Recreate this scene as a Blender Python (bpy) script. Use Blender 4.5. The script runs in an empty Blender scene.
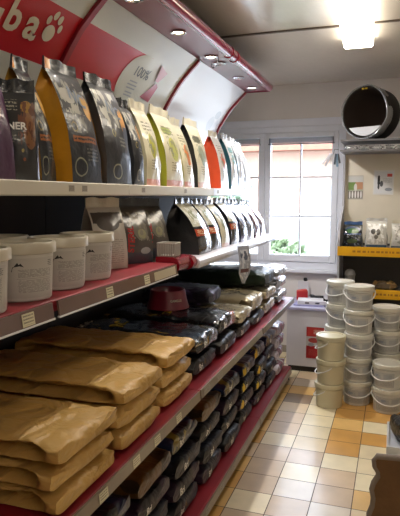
import bpy, bmesh, math, random
from mathutils import Vector, Matrix, noise
from mathutils.bvhtree import BVHTree
R = math.radians
PI = math.pi
random.seed(7)
scene = bpy.context.scene
COL = scene.collection

# ------------------------------------------------------------------ helpers
def lin(h):
    h = h.lstrip('#')
    out = []
    for i in (0, 2, 4):
        v = int(h[i:i+2], 16) / 255
        out.append(v/12.92 if v <= .04045 else ((v+.055)/1.055)**2.4)
    return (*out, 1)

def new_mat(name):
    m = bpy.data.materials.new(name)
    m.use_nodes = True
    nt = m.node_tree
    b = nt.nodes['Principled BSDF']
    return m, nt, b

def mat(name, hexc, rough=.5, metal=0, coat=0, vary=.0, vscale=6, bump=0, bscale=40, spec=.5, trans=0, alpha=1, emit=None, estr=0, detail=3):
    m, nt, b = new_mat(name)
    c = lin(hexc)
    b.inputs['Base Color'].default_value = c
    b.inputs['Roughness'].default_value = rough
    b.inputs['Metallic'].default_value = metal
    b.inputs['Coat Weight'].default_value = coat
    b.inputs['Coat Roughness'].default_value = .12
    b.inputs['Specular IOR Level'].default_value = spec
    b.inputs['Transmission Weight'].default_value = trans
    b.inputs['Alpha'].default_value = alpha
    if emit:
        b.inputs['Emission Color'].default_value = lin(emit)
        b.inputs['Emission Strength'].default_value = estr
    tc = nt.nodes.new('ShaderNodeTexCoord')
    if vary:
        n = nt.nodes.new('ShaderNodeTexNoise'); n.inputs['Scale'].default_value = vscale; n.inputs['Detail'].default_value = 4
        nt.links.new(tc.outputs['Object'], n.inputs['Vector'])
        mr = nt.nodes.new('ShaderNodeMapRange')
        mr.inputs['From Min'].default_value = .3; mr.inputs['From Max'].default_value = .7
        mr.inputs['To Min'].default_value = 1-vary; mr.inputs['To Max'].default_value = 1+vary*.6
        nt.links.new(n.outputs['Fac'], mr.inputs['Value'])
        mx = nt.nodes.new('ShaderNodeMix'); mx.data_type = 'RGBA'; mx.blend_type = 'MULTIPLY'
        mx.inputs['Factor'].default_value = 1
        mx.inputs['A'].default_value = c
        nt.links.new(mr.outputs['Result'], mx.inputs['B'])
        nt.links.new(mx.outputs['Result'], b.inputs['Base Color'])
    if bump:
        n2 = nt.nodes.new('ShaderNodeTexNoise'); n2.inputs['Scale'].default_value = bscale; n2.inputs['Detail'].default_value = detail
        nt.links.new(tc.outputs['Object'], n2.inputs['Vector'])
        bp = nt.nodes.new('ShaderNodeBump'); bp.inputs['Strength'].default_value = bump; bp.inputs['Distance'].default_value = .01
        nt.links.new(n2.outputs['Fac'], bp.inputs['Height'])
        nt.links.new(bp.outputs['Normal'], b.inputs['Normal'])
        if coat: nt.links.new(bp.outputs['Normal'], b.inputs['Coat Normal'])
    return m

def printed(name, base, feats, rough=.3, coat=.5, metal=0, bump=.25, bscale=30, distort=.0, spec=.5):
    """A printed surface: features are laid out in the face's own u,v (0..1)."""
    m, nt, b = new_mat(name)
    N, L = nt.nodes.new, nt.links.new
    b.inputs['Roughness'].default_value = rough
    b.inputs['Coat Weight'].default_value = coat
    b.inputs['Coat Roughness'].default_value = .12
    b.inputs['Metallic'].default_value = metal
    b.inputs['Specular IOR Level'].default_value = spec
    uv = N('ShaderNodeTexCoord')
    src = uv.outputs['UV']
    if distort:
        nz = N('ShaderNodeTexNoise'); nz.inputs['Scale'].default_value = 5; L(src, nz.inputs['Vector'])
        vm = N('ShaderNodeVectorMath'); vm.operation = 'SCALE'; vm.inputs['Scale'].default_value = distort
        L(nz.outputs['Color'], vm.inputs[0])
        va = N('ShaderNodeVectorMath'); va.operation = 'ADD'; L(src, va.inputs[0]); L(vm.outputs[0], va.inputs[1])
        vs = N('ShaderNodeVectorMath'); vs.operation = 'SUBTRACT'; L(va.outputs[0], vs.inputs[0]); vs.inputs[1].default_value = (distort/2,)*3
        src = vs.outputs[0]
    sp = N('ShaderNodeSeparateXYZ'); L(src, sp.inputs[0])
    def mth(op, a, bb=None, c=None):
        n = N('ShaderNodeMath'); n.operation = op
        for i, x in enumerate((a, bb, c)):
            if x is None: continue
            if isinstance(x, (int, float)): n.inputs[i].default_value = x
            else: L(x, n.inputs[i])
        return n.outputs[0]
    u, v = sp.outputs[0], sp.outputs[1]
    def rect(u0, u1, v0, v1):
        return mth('MULTIPLY', mth('COMPARE', u, (u0+u1)/2, (u1-u0)/2), mth('COMPARE', v, (v0+v1)/2, (v1-v0)/2))
    cur = None
    for f in feats:
        k = f[0]
        if k == 'rect':
            mask = rect(*f[1:5]); col = f[5]
        elif k == 'ell':
            du = mth('DIVIDE', mth('SUBTRACT', u, f[1]), f[3]); dv = mth('DIVIDE', mth('SUBTRACT', v, f[2]), f[4])
            mask = mth('LESS_THAN', mth('ADD', mth('MULTIPLY', du, du), mth('MULTIPLY', dv, dv)), 1.0); col = f[5]
        elif k == 'lines':     # u0 u1 v0 v1 col count
            r = rect(*f[1:5])
            st = mth('LESS_THAN', mth('FRACT', mth('MULTIPLY', v, f[6])), .5)
            nz = N('ShaderNodeTexNoise'); nz.inputs['Scale'].default_value = 28; nz.inputs['Detail'].default_value = 1; L(src, nz.inputs['Vector'])
            wd = mth('GREATER_THAN', nz.outputs['Fac'], .44)
            mask = mth('MULTIPLY', mth('MULTIPLY', r, st), wd); col = f[5]
        elif k == 'blob':      # u0 u1 v0 v1 col scale threshold
            r = rect(*f[1:5])
            nz = N('ShaderNodeTexNoise'); nz.inputs['Scale'].default_value = f[6]; nz.inputs['Detail'].default_value = 2; L(src, nz.inputs['Vector'])
            mask = mth('MULTIPLY', r, mth('GREATER_THAN', nz.outputs['Fac'], f[7])); col = f[5]
        mx = N('ShaderNodeMix'); mx.data_type = 'RGBA'
        L(mask, mx.inputs['Factor'])
        if cur is None: mx.inputs['A'].default_value = lin(base)
        else: L(cur, mx.inputs['A'])
        mx.inputs['B'].default_value = lin(col)
        cur = mx.outputs['Result']
    if cur is None: b.inputs['Base Color'].default_value = lin(base)
    else: L(cur, b.inputs['Base Color'])
    if bump:
        n2 = N('ShaderNodeTexNoise'); n2.inputs['Scale'].default_value = bscale; n2.inputs['Detail'].default_value = 3
        L(uv.outputs['Object'], n2.inputs['Vector'])
        bp = N('ShaderNodeBump'); bp.inputs['Strength'].default_value = bump; bp.inputs['Distance'].default_value = .012
        L(n2.outputs['Fac'], bp.inputs['Height']); L(bp.outputs['Normal'], b.inputs['Normal'])
        if coat: L(bp.outputs['Normal'], b.inputs['Coat Normal'])
    return m

def link(name, bm, m, parent=None, smooth=False, loc=None):
    me = bpy.data.meshes.new(name)
    bmesh.ops.recalc_face_normals(bm, faces=bm.faces)
    bm.to_mesh(me); bm.free()
    ms = m if isinstance(m, (list, tuple)) else [m]
    for x in ms: me.materials.append(x)
    if smooth:
        me.polygons.foreach_set('use_smooth', [True]*len(me.polygons))
        me.set_sharp_from_angle(angle=R(smooth if smooth > 1 else 40))
    o = bpy.data.objects.new(name, me)
    COL.objects.link(o)
    if parent is not None: o.parent = parent
    if loc: o.location = loc
    return o

def tag(o, label, cat, group=None, kind=None):
    if label: o['label'] = label
    if cat: o['category'] = cat
    if group: o['group'] = group
    if kind: o['kind'] = kind
    return o

def thing(name, label, cat, loc=(0, 0, 0), rz=0, group=None):
    o = bpy.data.objects.new(name, None)
    o.empty_display_size = .05
    COL.objects.link(o)
    o.location = loc; o.rotation_euler = (0, 0, rz)
    return tag(o, label, cat, group)

def struct(o, label=None):
    o['kind'] = 'structure'
    if label: o['label'] = label
    return o

def box(bm, x0, x1, y0, y1, z0, z1, mi=0, bev=0):
    vs = [bm.verts.new(p) for p in ((x0,y0,z0),(x1,y0,z0),(x1,y1,z0),(x0,y1,z0),(x0,y0,z1),(x1,y0,z1),(x1,y1,z1),(x0,y1,z1))]
    fs = []
    for q in ((3,2,1,0),(4,5,6,7),(0,1,5,4),(1,2,6,5),(2,3,7,6),(3,0,4,7)):
        f = bm.faces.new([vs[i] for i in q]); f.material_index = mi; fs.append(f)
    if bev:
        es = list({e for f in fs for e in f.edges})
        bmesh.ops.bevel(bm, geom=es, offset=bev, segments=2, affect='EDGES', profile=.6)
    return bm

def bx(x0, x1, y0, y1, z0, z1, bev=0):
    return box(bmesh.new(), x0, x1, y0, y1, z0, z1, 0, bev)

def lathe(prof, n=40, a0=0, a1=2*PI, bm=None, caps=False):
    bm = bm or bmesh.new()
    full = abs(a1-a0-2*PI) < 1e-6
    rings = []
    for r, z in prof:
        ring = []
        if r < 1e-6:
            v = bm.verts.new((0, 0, z)); ring = [v]*(n if full else n+1)
        else:
            for i in range(n if full else n+1):
                a = a0+(a1-a0)*i/n
                ring.append(bm.verts.new((r*math.cos(a), r*math.sin(a), z)))
        rings.append(ring)
    for A, B in zip(rings, rings[1:]):
        k = len(A)
        for i in range(k if full else k-1):
            j = (i+1) % k
            vs = []
            for v in (A[i], A[j], B[j], B[i]):
                if v not in vs: vs.append(v)
            if len(vs) >= 3: bm.faces.new(vs)
    return bm

def tube(pts, r, n=8, bm=None, closed=False):
    bm = bm or bmesh.new()
    pts = [Vector(p) for p in pts]
    rings = []
    prev = None
    for i, p in enumerate(pts):
        a = pts[max(0, i-1)]; c = pts[min(len(pts)-1, i+1)]
        t = (c-a).normalized()
        if prev is None:
            prev = t.orthogonal().normalized()
        nrm = (prev - t*prev.dot(t)).normalized(); prev = nrm
        bi = t.cross(nrm)
        rr = r[i] if isinstance(r, (list, tuple)) else r
        rings.append([bm.verts.new(p + nrm*rr*math.cos(2*PI*k/n) + bi*rr*math.sin(2*PI*k/n)) for k in range(n)])
    for A, B in zip(rings, rings[1:]):
        for k in range(n):
            bm.faces.new((A[k], A[(k+1) % n], B[(k+1) % n], B[k]))
    bm.faces.new(rings[0]); bm.faces.new(rings[-1])
    return bm

def prism(poly, axis, a0, a1, bm=None):
    """extrude a 2D outline along an axis: 'y' -> poly is (x,z); 'x' -> (y,z); 'z' -> (x,y)"""
    bm = bm or bmesh.new()
    def P(p, a):
        return {'y': (p[0], a, p[1]), 'x': (a, p[0], p[1]), 'z': (p[0], p[1], a)}[axis]
    A = [bm.verts.new(P(p, a0)) for p in poly]; B = [bm.verts.new(P(p, a1)) for p in poly]
    n = len(poly)
    bm.faces.new(A); bm.faces.new(B[::-1])
    for i in range(n):
        bm.faces.new((A[i], A[(i+1) % n], B[(i+1) % n], B[i]))
    return bm

def text_bm(body, size, bold=0, extrude=0, ctr=True, spacing=1):
    """lettering outline in the x,y plane as a bmesh"""
    cu = bpy.data.curves.new('lettering', 'FONT')
    cu.body = body; cu.size = size; cu.offset = bold; cu.resolution_u = 3; cu.space_character = spacing
    if ctr: cu.align_x = 'CENTER'; cu.align_y = 'CENTER'
    o = bpy.data.objects.new('lettering', cu)
    COL.objects.link(o)
    dg = bpy.context.evaluated_depsgraph_get(); dg.update()
    me = bpy.data.meshes.new_from_object(o.evaluated_get(dg))
    bm = bmesh.new(); bm.from_mesh(me)
    bpy.data.objects.remove(o); bpy.data.curves.remove(cu); bpy.data.meshes.remove(me)
    bmesh.ops.triangulate(bm, faces=bm.faces)
    for _ in range(3):
        es = [e for e in bm.edges if e.calc_length() > size*.2]
        if not es: break
        bmesh.ops.subdivide_edges(bm, edges=es, cuts=1)
        bmesh.ops.triangulate(bm, faces=[f for f in bm.faces if len(f.verts) > 3])
    return bm

def solidify(bm, t):
    bmesh.ops.recalc_face_normals(bm, faces=bm.faces)
    bmesh.ops.solidify(bm, geom=bm.faces[:], thickness=t)
    return bm

def tree_of(o):
    return BVHTree.FromPolygons([v.co.copy() for v in o.data.vertices], [list(p.vertices) for p in o.data.polygons])

def press_on(bm, bvh, axis, off=.002):
    """press a flat x,y print (x -> local y, y -> local z) on a body seen from +X ('x') or seen from above ('z': x->y, y->-x)"""
    dead = []
    for v in bm.verts:
        a, b_ = v.co.x, v.co.y
        if axis == 'x':
            hit = bvh.ray_cast(Vector((2, a, b_)), Vector((-1, 0, 0)))
        elif axis == '-y':
            hit = bvh.ray_cast(Vector((a, -2, b_)), Vector((0, 1, 0)))
        else:
            hit = bvh.ray_cast(Vector((-b_, a, 2)), Vector((0, 0, -1)))
        if hit[0] is None: dead.append(v); continue
        d = {'x': Vector((1, 0, 0)), '-y': Vector((0, -1, 0)), 'z': Vector((0, 0, 1))}[axis]
        v.co = hit[0] + d*off
    bmesh.ops.delete(bm, geom=dead, context='VERTS')
    return bm

def sstep(a, b, x):
    t = min(1, max(0, (x-a)/(b-a))); return t*t*(3-2*t)

def ordinal(n):
    return ['first', 'second', 'third', 'fourth', 'fifth', 'sixth', 'seventh', 'eighth', 'ninth', 'tenth'][n-1]

# ------------------------------------------------------------------ camera
H = 1.55
f_px, VPX, VPY = 560., 396., 196.
dy = Vector((VPX-200, -(VPY-258), f_px)).normalized()
p = math.atan2(258-VPY, f_px)
up = Vector((0, math.cos(p), -math.sin(p)))
ax = up.cross(dy)                       # right-handed sign fixed below
if ax.x < 0: ax = -ax
W2C = Matrix((ax, dy, up))              # rows: world axes in camera (x right, y up, z forward)
right = Vector((ax.x, dy.x, up.x)); cup = Vector((ax.y, dy.y, up.y)); fwd = Vector((ax.z, dy.z, up.z))
cam = bpy.data.cameras.new('camera'); co = bpy.data.objects.new('camera', cam); COL.objects.link(co)
cam.sensor_fit = 'AUTO'; cam.sensor_width = 36; cam.lens = f_px/516*36
mw = Matrix.Identity(4)
for i in range(3):
    mw[i][0] = right[i]; mw[i][1] = cup[i]; mw[i][2] = -fwd[i]
mw[0][3], mw[1][3], mw[2][3] = 0, 0, H
co.matrix_world = mw
cam.clip_start = .02; cam.clip_end = 200
scene.camera = co

# ------------------------------------------------------------------ materials
M = {}
M['wall'] = mat('wall_paint', '#e2ddd9', .7, vary=.05, vscale=3, bump=.05, bscale=60)
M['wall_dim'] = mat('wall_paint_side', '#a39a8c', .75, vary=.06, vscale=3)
M['white'] = mat('white_lacquer', '#e4e6ea', .35)
M['frame'] = mat('window_white', '#e8ebf4', .35, vary=.03)
M['red'] = mat('red_shelf', '#8c1e2a', .45, vary=.12, vscale=5)
M['redgloss'] = mat('red_gloss', '#851524', .22, coat=.5)
M['maroon'] = mat('maroon_soffit', '#7e3a45', .28, coat=.4, vary=.05)
M['rim'] = mat('rim_tube', '#8e3550', .2, coat=.6)
M['rib'] = mat('rib_red', '#8d1626', .3, coat=.3)
M['dark'] = mat('dark_panel', '#241d18', .7, vary=.15)
M['darksteel'] = mat('dark_steel', '#2e2a28', .5, vary=.1)
M['topshelf'] = mat('cream_steel', '#cfcabb', .4, vary=.04)
M['whiteshelf'] = mat('white_steel', '#d5d3dc', .3, vary=.03)
M['rail'] = mat('price_rail_plastic', '#8b7f70', .3, coat=.4, vary=.12, vscale=9)
M['railgrey'] = mat('price_rail_clear', '#75605a', .22, coat=.5, vary=.08, vscale=9)
M['tag'] = printed('price_tag_paper', '#d8d2b4', [('lines', .08, .92, .1, .9, '#7a7466', 4)], .5, .2, bump=0)
M['tagdark'] = printed('price_tag_grey', '#a59d90', [('lines', .08, .92, .1, .9, '#6a6258', 5)], .5, .2, bump=0)
M['chrome'] = mat('chrome', '#c8c8c8', .2, metal=1)
M['lampglow'] = mat('downlight_glow', '#fff4dc', .4, emit='#ffedc8', estr=14)
M['lampoff'] = mat('downlight_off', '#d5cdd6', .2, coat=.4)
M['ink'] = mat('black_ink', '#1d1c1e', .6)
M['inkgrey'] = mat('grey_ink', '#6c7684', .6)
M['inkwhite'] = mat('white_ink', '#d9d6cd', .5)
M['inkcream'] = mat('cream_ink', '#cfc6ae', .5)
M['inkyellow'] = mat('yellow_ink', '#d9b81e', .45)
M['inkred'] = mat('red_ink', '#b3262a', .45)

# ------------------------------------------------------------------ room shell
XL, XR, YB, YF, ZC = -2.05, 1.9, 5.45, -1.6, 2.6
# floor: base grout slab and tiles each as a face of the one floor mesh
tile_cols = ['#dcc9a4', '#d4ba90', '#e2d3b0', '#d0b694', '#c4ab8c', '#8f775c', '#dcb470', '#cf9d55', '#e6d9b6', '#d2c5b2']
tmats = [mat('grout', '#4d4338', .8)]
for i, h in enumerate(tile_cols):
    tmats.append(mat('floor_tile', h, .38, vary=.10, vscale=7, bump=.03, bscale=30, coat=.15))
TX0, TY0, TW, TL = -.755, 4.09, .2, .193
pat = {}
def seq(c, s):      # rows listed from the far end, first row at index +1 (y 4.28..)
    for i, k in enumerate(s): pat[(c, 1-i)] = int(k)
seq(0, '65133244424129033218')
seq(1, '22882042949049218041')
seq(2, '67767783493202818203')
seq(3, '67787228603020832042')
seq(4, '77668220308220304420')
seq(-1, '66676736767636676767')
bm = bmesh.new()
box(bm, XL, XR, YF, YB, -.06, -.0012, 0)
for i in range(-7, 14):
    for j in range(-30, 8):
        x0, x1 = TX0+i*TW, TX0+(i+1)*TW
        y0, y1 = TY0+j*TL, TY0+(j+1)*TL
        x0 = max(x0, XL); x1 = min(x1, XR); y0 = max(y0, YF); y1 = min(y1, YB)
        if x1-x0 < .01 or y1-y0 < .01: continue
        g = .0022
        k = pat.get((i, j))
        if k is None: k = random.choice([0, 0, 1, 2, 2, 3, 8, 8, 6, 9])
        f = bm.faces.new([bm.verts.new(q) for q in ((x0+g, y0+g, 0), (x1-g, y0+g, 0), (x1-g, y1-g, 0), (x0+g, y1-g, 0))])
        f.material_index = k+1
floor = struct(link('floor', bm, tmats))
# ceiling: glossy painted boards
m, nt, b = new_mat('ceiling_gloss')
b.inputs['Base Color'].default_value = lin('#d6cfc4'); b.inputs['Roughness'].default_value = .17; b.inputs['Specular IOR Level'].default_value = .75
tc = nt.nodes.new('ShaderNodeTexCoord'); mp = nt.nodes.new('ShaderNodeMapping'); mp.inputs['Scale'].default_value = (5, 1.2, 1)
n1 = nt.nodes.new('ShaderNodeTexNoise'); n1.inputs['Scale'].default_value = 2.2; n1.inputs['Detail'].default_value = 5
bp = nt.nodes.new('ShaderNodeBump'); bp.inputs['Strength'].default_value = .25; bp.inputs['Distance'].default_value = .02
nt.links.new(tc.outputs['Object'], mp.inputs['Vector']); nt.links.new(mp.outputs[0], n1.inputs['Vector'])
nt.links.new(n1.outputs['Fac'], bp.inputs['Height']); nt.links.new(bp.outputs['Normal'], b.inputs['Normal'])
M['ceiling'] = m
struct(link('ceiling', bx(XL, XR, YF, YB, ZC, ZC+.08), m))
struct(link('trim_1', bx(XL, XR, 3.675, 3.70, ZC-.008, ZC-.0005), mat('ceiling_joint', '#4c4034', .6)))
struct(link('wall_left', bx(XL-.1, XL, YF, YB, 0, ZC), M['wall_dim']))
struct(link('wall_right', bx(XR, XR+.1, YF, YB, 0, ZC), M['wall']))
struct(link('wall_front', bx(XL-.1, XR+.1, YF-.1, YF, 0, ZC), M['wall']))
WX0, WX1, WZ0, WZ1 = -1.97, -.475, .865, 2.19
bm = bmesh.new()
box(bm, XL-.1, WX0, YB, YB+.22, 0, ZC)
box(bm, WX1, XR+.1, YB, YB+.22, 0, ZC)
box(bm, WX0, WX1, YB, YB+.22, 0, WZ0)
box(bm, WX0, WX1, YB, YB+.22, WZ1, ZC)
struct(link('wall_back', bm, M['wall']))
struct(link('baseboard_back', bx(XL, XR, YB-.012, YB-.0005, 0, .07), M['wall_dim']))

# window
win = struct(thing('window_1', None, None, (0, YB, 0)))
bm = bmesh.new()
fw = .045
yy0, yy1 = -.012, .06
box(bm, WX0-.02, WX0+fw, yy0, yy1, WZ0-.02, WZ1+.02)
box(bm, WX1-fw, WX1+.02, yy0, yy1, WZ0-.02, WZ1+.02)
box(bm, WX0+fw, WX1-fw, yy0, yy1, WZ1-fw+.01, WZ1+.02)
box(bm, WX0+fw, WX1-fw, yy0, yy1, WZ0-.02, WZ0+fw)
bmesh.ops.bevel(bm, geom=bm.edges[:], offset=.004, segments=1, affect='EDGES')
struct(link('frame', bm, M['frame'], win))
sill = bx(WX0-.05, WX1+.05, -.05, .02, WZ0-.055, WZ0-.021, .008)
struct(link('sill', sill, M['frame'], win))
struct(link('casing', bx(WX0-.04, WX1+.06, -.022, -.0005, WZ1+.021, WZ1+.09, .005), M['frame'], win))
mid = (WX0+WX1)/2
glassm, nt, b = new_mat('window_glass')
for n in list(nt.nodes):
    if n.type != 'OUTPUT_MATERIAL': nt.nodes.remove(n)
out = [n for n in nt.nodes if n.type == 'OUTPUT_MATERIAL'][0]
tr = nt.nodes.new('ShaderNodeBsdfTransparent'); tr.inputs['Color'].default_value = (.96, .97, 1, 1)
gl = nt.nodes.new('ShaderNodeBsdfGlossy'); gl.inputs['Roughness'].default_value = .03
fr = nt.nodes.new('ShaderNodeFresnel'); fr.inputs['IOR'].default_value = 1.4
mx = nt.nodes.new('ShaderNodeMixShader')
nt.links.new(fr.outputs[0], mx.inputs[0]); nt.links.new(tr.outputs[0], mx.inputs[1]); nt.links.new(gl.outputs[0], mx.inputs[2])
nt.links.new(mx.outputs[0], out.inputs['Surface'])
M['glass'] = glassm
for s, (a, c) in enumerate(((WX0+fw+.002, mid-.0015), (mid+.0015, WX1-fw-.002))):
    bm = bmesh.new()
    z0, z1 = WZ0+fw+.002, WZ1-fw+.008
    sw = .058
    ys0, ys1 = -.02, .035
    box(bm, a, a+sw, ys0, ys1, z0, z1); box(bm, c-sw, c, ys0, ys1, z0, z1)
    box(bm, a+sw, c-sw, ys0, ys1, z0, z0+sw+.01); box(bm, a+sw, c-sw, ys0, ys1, z1-sw+.01, z1)
    bmesh.ops.bevel(bm, geom=bm.edges[:], offset=.005, segments=1, affect='EDGES')
    gx0, gx1, gz0, gz1 = a+sw, c-sw, z0+sw+.01, z1-sw+.01
    box(bm, (gx0+gx1)/2-.008, (gx0+gx1)/2+.008, -.008, .022, gz0, gz1)
    for k in (1, 2):
        zz = gz0+(gz1-gz0)*k/3
        box(bm, gx0, gx1, -.006, .020, zz-.008, zz+.008)
    struct(link('sash', bm, M['frame'], win))
    struct(link('glass', bx(gx0-.004, gx1+.004, .006, .010, gz0-.004, gz1+.004), M['glass'], win))
    # raised venetian blind
    bl = thing('venetian_blind', ['raised grey slatted blind at the head of the left window sash behind the shelf', 'raised grey slatted blind across the top of the right window sash'][s], 'blind', ((gx0+gx1)/2, YB-.03, gz1-.055), 0, 'raised window blinds')
    hw = (gx1-gx0)/2+.02
    link('head_rail', bx(-hw, hw, -.006, .009, .055, .085, .003), M['frame'], bl)
    bm = bmesh.new()
    for k in range(9): box(bm, -hw+.006, hw-.006, -.012, .008, .004+k*.0055, .0075+k*.0055)
    link('slat_stack', bm, mat('blind_slat', '#6a6c76', .4), bl)
    link('bottom_rail', bx(-hw, hw, -.013, .009, -.012, .001, .003), mat('blind_rail', '#7f828c', .4), bl)
hb = bmesh.new(); box(hb, mid+.014, mid+.04, -.034, -.02, 1.28, 1.40, 0, .004); box(hb, mid+.02, mid+.034, -.06, -.034, 1.325, 1.345); box(hb, mid+.019, mid+.035, -.066, -.05, 1.25, 1.345, 0, .004)
struct(link('window_handle', hb, M['white'], win))

# ------------------------------------------------------------------ the world beyond the window
struct(link('ground_outside', bx(-14, 10, YB+.25, 26, -.5, -.35), mat('pale_paving', '#8d8a84', .8, vary=.1, vscale=2)))
house = thing('house', 'pale orange rendered house across the yard seen through the window', 'house', (-3.0, 16, -.35))
link('wall', bx(-2.6, 3.4, 0, 5, 0, 3.3), mat('orange_render', '#8a6f5e', .85, vary=.08), house)
link('roof', prism([(-.5, 3.3), (2.5, 4.9), (5.5, 3.3), (5.5, 3.15), (-.5, 3.15)], 'x', -2.9, 3.7), mat('roof_tile', '#7a4c38', .8, vary=.15, vscale=8), house)
for wx in (-1.7, .6, 2.1):
    w = link('window', bx(wx, wx+.9, -.04, .02, 1.0, 2.3), mat('house_window_frame', '#b5b5b2', .5), house)
    link('pane', bx(wx+.08, wx+.82, -.06, -.03, 1.08, 2.22), mat('house_window_pane', '#6e6c6a', .15), w)
annex = thing('shed', 'low white outbuilding in front of the orange house outside the window', 'shed', (-2.3, 12.5, -.35))
link('wall', bx(-1.2, 1.9, 0, 1.8, 0, 1.35), mat('white_render', '#a8a6a2', .85, vary=.05), annex)
link('roof', bx(-1.35, 2.05, -.15, 1.95, 1.35, 1.47), mat('shed_roof', '#8b8984', .8), annex)
link('door', bx(.2, 1.0, -.03, .01, .02, 1.2), mat('shed_door', '#6f7672', .7), annex)
def shrub(name, label, loc, r, hgt, seed, hexc):
    rnd = random.Random(seed)
    root = thing(name, label, 'shrub', loc)
    bmL = bmesh.new()
    for _ in range(900):
        a, q = rnd.uniform(0, 2*PI), rnd.uniform(-1, 1)
        rr = r*rnd.uniform(.55, 1)
        s = math.sqrt(1-q*q)
        c = Vector((rr*s*math.cos(a), rr*s*math.sin(a), hgt*.55+q*hgt*.45))
        d = Vector((rnd.uniform(-1, 1), rnd.uniform(-1, 1), rnd.uniform(-1, 1))).normalized(); e = d.orthogonal().normalized(); g = d.cross(e)
        l = .11
        bmL.faces.new([bmL.verts.new(c+e*l*k1+g*l*.5*k2) for k1, k2 in ((-1, 0), (0, -1), (1, 0), (0, 1))])
    link('foliage', bmL, mat('leaf_green', hexc, .6, vary=.25, vscale=3), root)
    link('trunk', tube([(0, 0, 0), (.03, .02, hgt*.3), (0, 0, hgt*.6)], [.06, .05, .02]), mat('bark', '#5b4a3a', .9), root)
shrub('shrub', 'tall grey green shrub outside behind the left window sash', (-3.3, 10.2, -.35), .8, 2.9, 3, '#55664f')
shrub('shrub', 'round grey green bush outside the right window sash before the white outbuilding', (-1.75, 9.2, -.35), .5, 1.15, 5, '#62704f')
fence = thing('fence', 'low pale railing fence outside beyond the window', 'fence', (-2.2, 8.2, -.35))
fm = mat('fence_paint', '#8f9296', .6)
for x in (-1.6, -.8, 0, .8, 1.6): link('post', bx(x-.03, x+.03, -.03, .03, 0, 1.0), fm, fence)
for z in (.35, .62, .9): link('rail', bx(-1.6, 1.6, -.045, -.03, z, z+.06), fm, fence)
w = bpy.data.worlds.new('daylight'); scene.world = w; w.use_nodes = True
bg = w.node_tree.nodes['Background']
bg.inputs['Color'].default_value = (.78, .88, 1.0, 1); bg.inputs['Strength'].default_value = 13.0

# ------------------------------------------------------------------ shelving unit with illuminated canopy
BAYS = [(.55, 1.0), (1.0, 2.22), (2.22, 3.43), (3.43, 4.60)]
XBK = -1.53
unit = thing('shelving_unit', 'long red and cream wall shelving unit with curved advertising canopy along left wall', 'shelving unit', (0, 0, 0))
for y0, y1 in BAYS:
    link('back_panel', bx(XBK-.025, XBK, y0+.002, y1-.002, .0, 2.0), M['dark'], unit)  # near-black shade behind the goods is put into the panel colour
for y in (.55, 1.0, 2.22, 3.43, 4.60):
    link('upright', bx(XBK-.055, XBK-.026, y-.02, y+.02, 0, 2.42), M['darksteel'], unit)
def rail_part(shelf, x, y0, y1, z0, z1, m, slant=.0, gaps=.003):
    pl = [(x, z0), (x+.006, z0), (x+.006-slant, z1), (x-slant, z1)]
    return link('price_rail', prism(pl, 'y', y0+gaps, y1-gaps), m, shelf)
def tags(shelf, x, ys, z0, z1, wd, m, slant=0):
    for y in ys:
        bm = bmesh.new()
        vs = [bm.verts.new(q) for q in ((x+.0075, y, z0), (x+.0075, y+wd, z0), (x+.0075-slant, y+wd, z1), (x+.0075-slant, y, z1))]
        f = bm.faces.new(vs)
        uvl = bm.loops.layers.uv.new('UVMap')
        for l, q in zip(f.loops, ((0, 0), (1, 0), (1, 1), (0, 1))): l[uvl].uv = q
        solidify(bm, .001)
        link('price_tag', bm, m, shelf)
# top shelf (cream)
for y0, y1 in BAYS:
    far = y0 > 3
    sm = M['whiteshelf'] if far else M['topshelf']
    pl = [(XBK, 1.578), (-1.115, 1.578), (-1.115, 1.553), (-1.105, 1.551), (-1.099, 1.556), (-1.1, 1.597), (-1.106, 1.6), (XBK, 1.6)]
    s = link('shelf', prism(pl, 'y', y0+.0015, y1-.0015), sm, unit)
    if y0 >= 1: tags(s, -1.1055, {1.0: [1.74, 1.83], 2.22: [2.35, 2.9], 3.43: [3.5, 4.0]}[y0], 1.566, 1.588, .035, M['tagdark'])
# middle shelf, red with tilted rail up to y 2.45, then white rounded shelf
for y0, y1 in ((.55, 1.43), (1.43, 2.44)):
    pl = [(XBK, 1.212), (-.985, 1.212), (-.985, 1.2), (-.972, 1.2), (-.972, 1.232), (-.98, 1.235), (XBK, 1.235)]
    s = link('shelf', prism(pl, 'y', y0+.0015, y1-.0015), M['red'], unit)
    r = rail_part(s, -.96, y0+.012, y1-.012, 1.186, 1.232, M['railgrey'], .006)
    link('rail_edge', bx(-.961, -.952, y0+.012, y1-.012, 1.181, 1.1865), M['white'], r)
    if y0 > 1: tags(s, -.96, [1.74, 2.06], 1.19, 1.226, .05, M['tag'], .005)
    else: tags(s, -.96, [1.262], 1.19, 1.226, .055, M['tag'], .005)
    if y0 > 1: tags(s, -.96, [2.16], 1.19, 1.226, .24, mat('rail_cream_strip', '#c3b79a', .4), .005)
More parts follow.
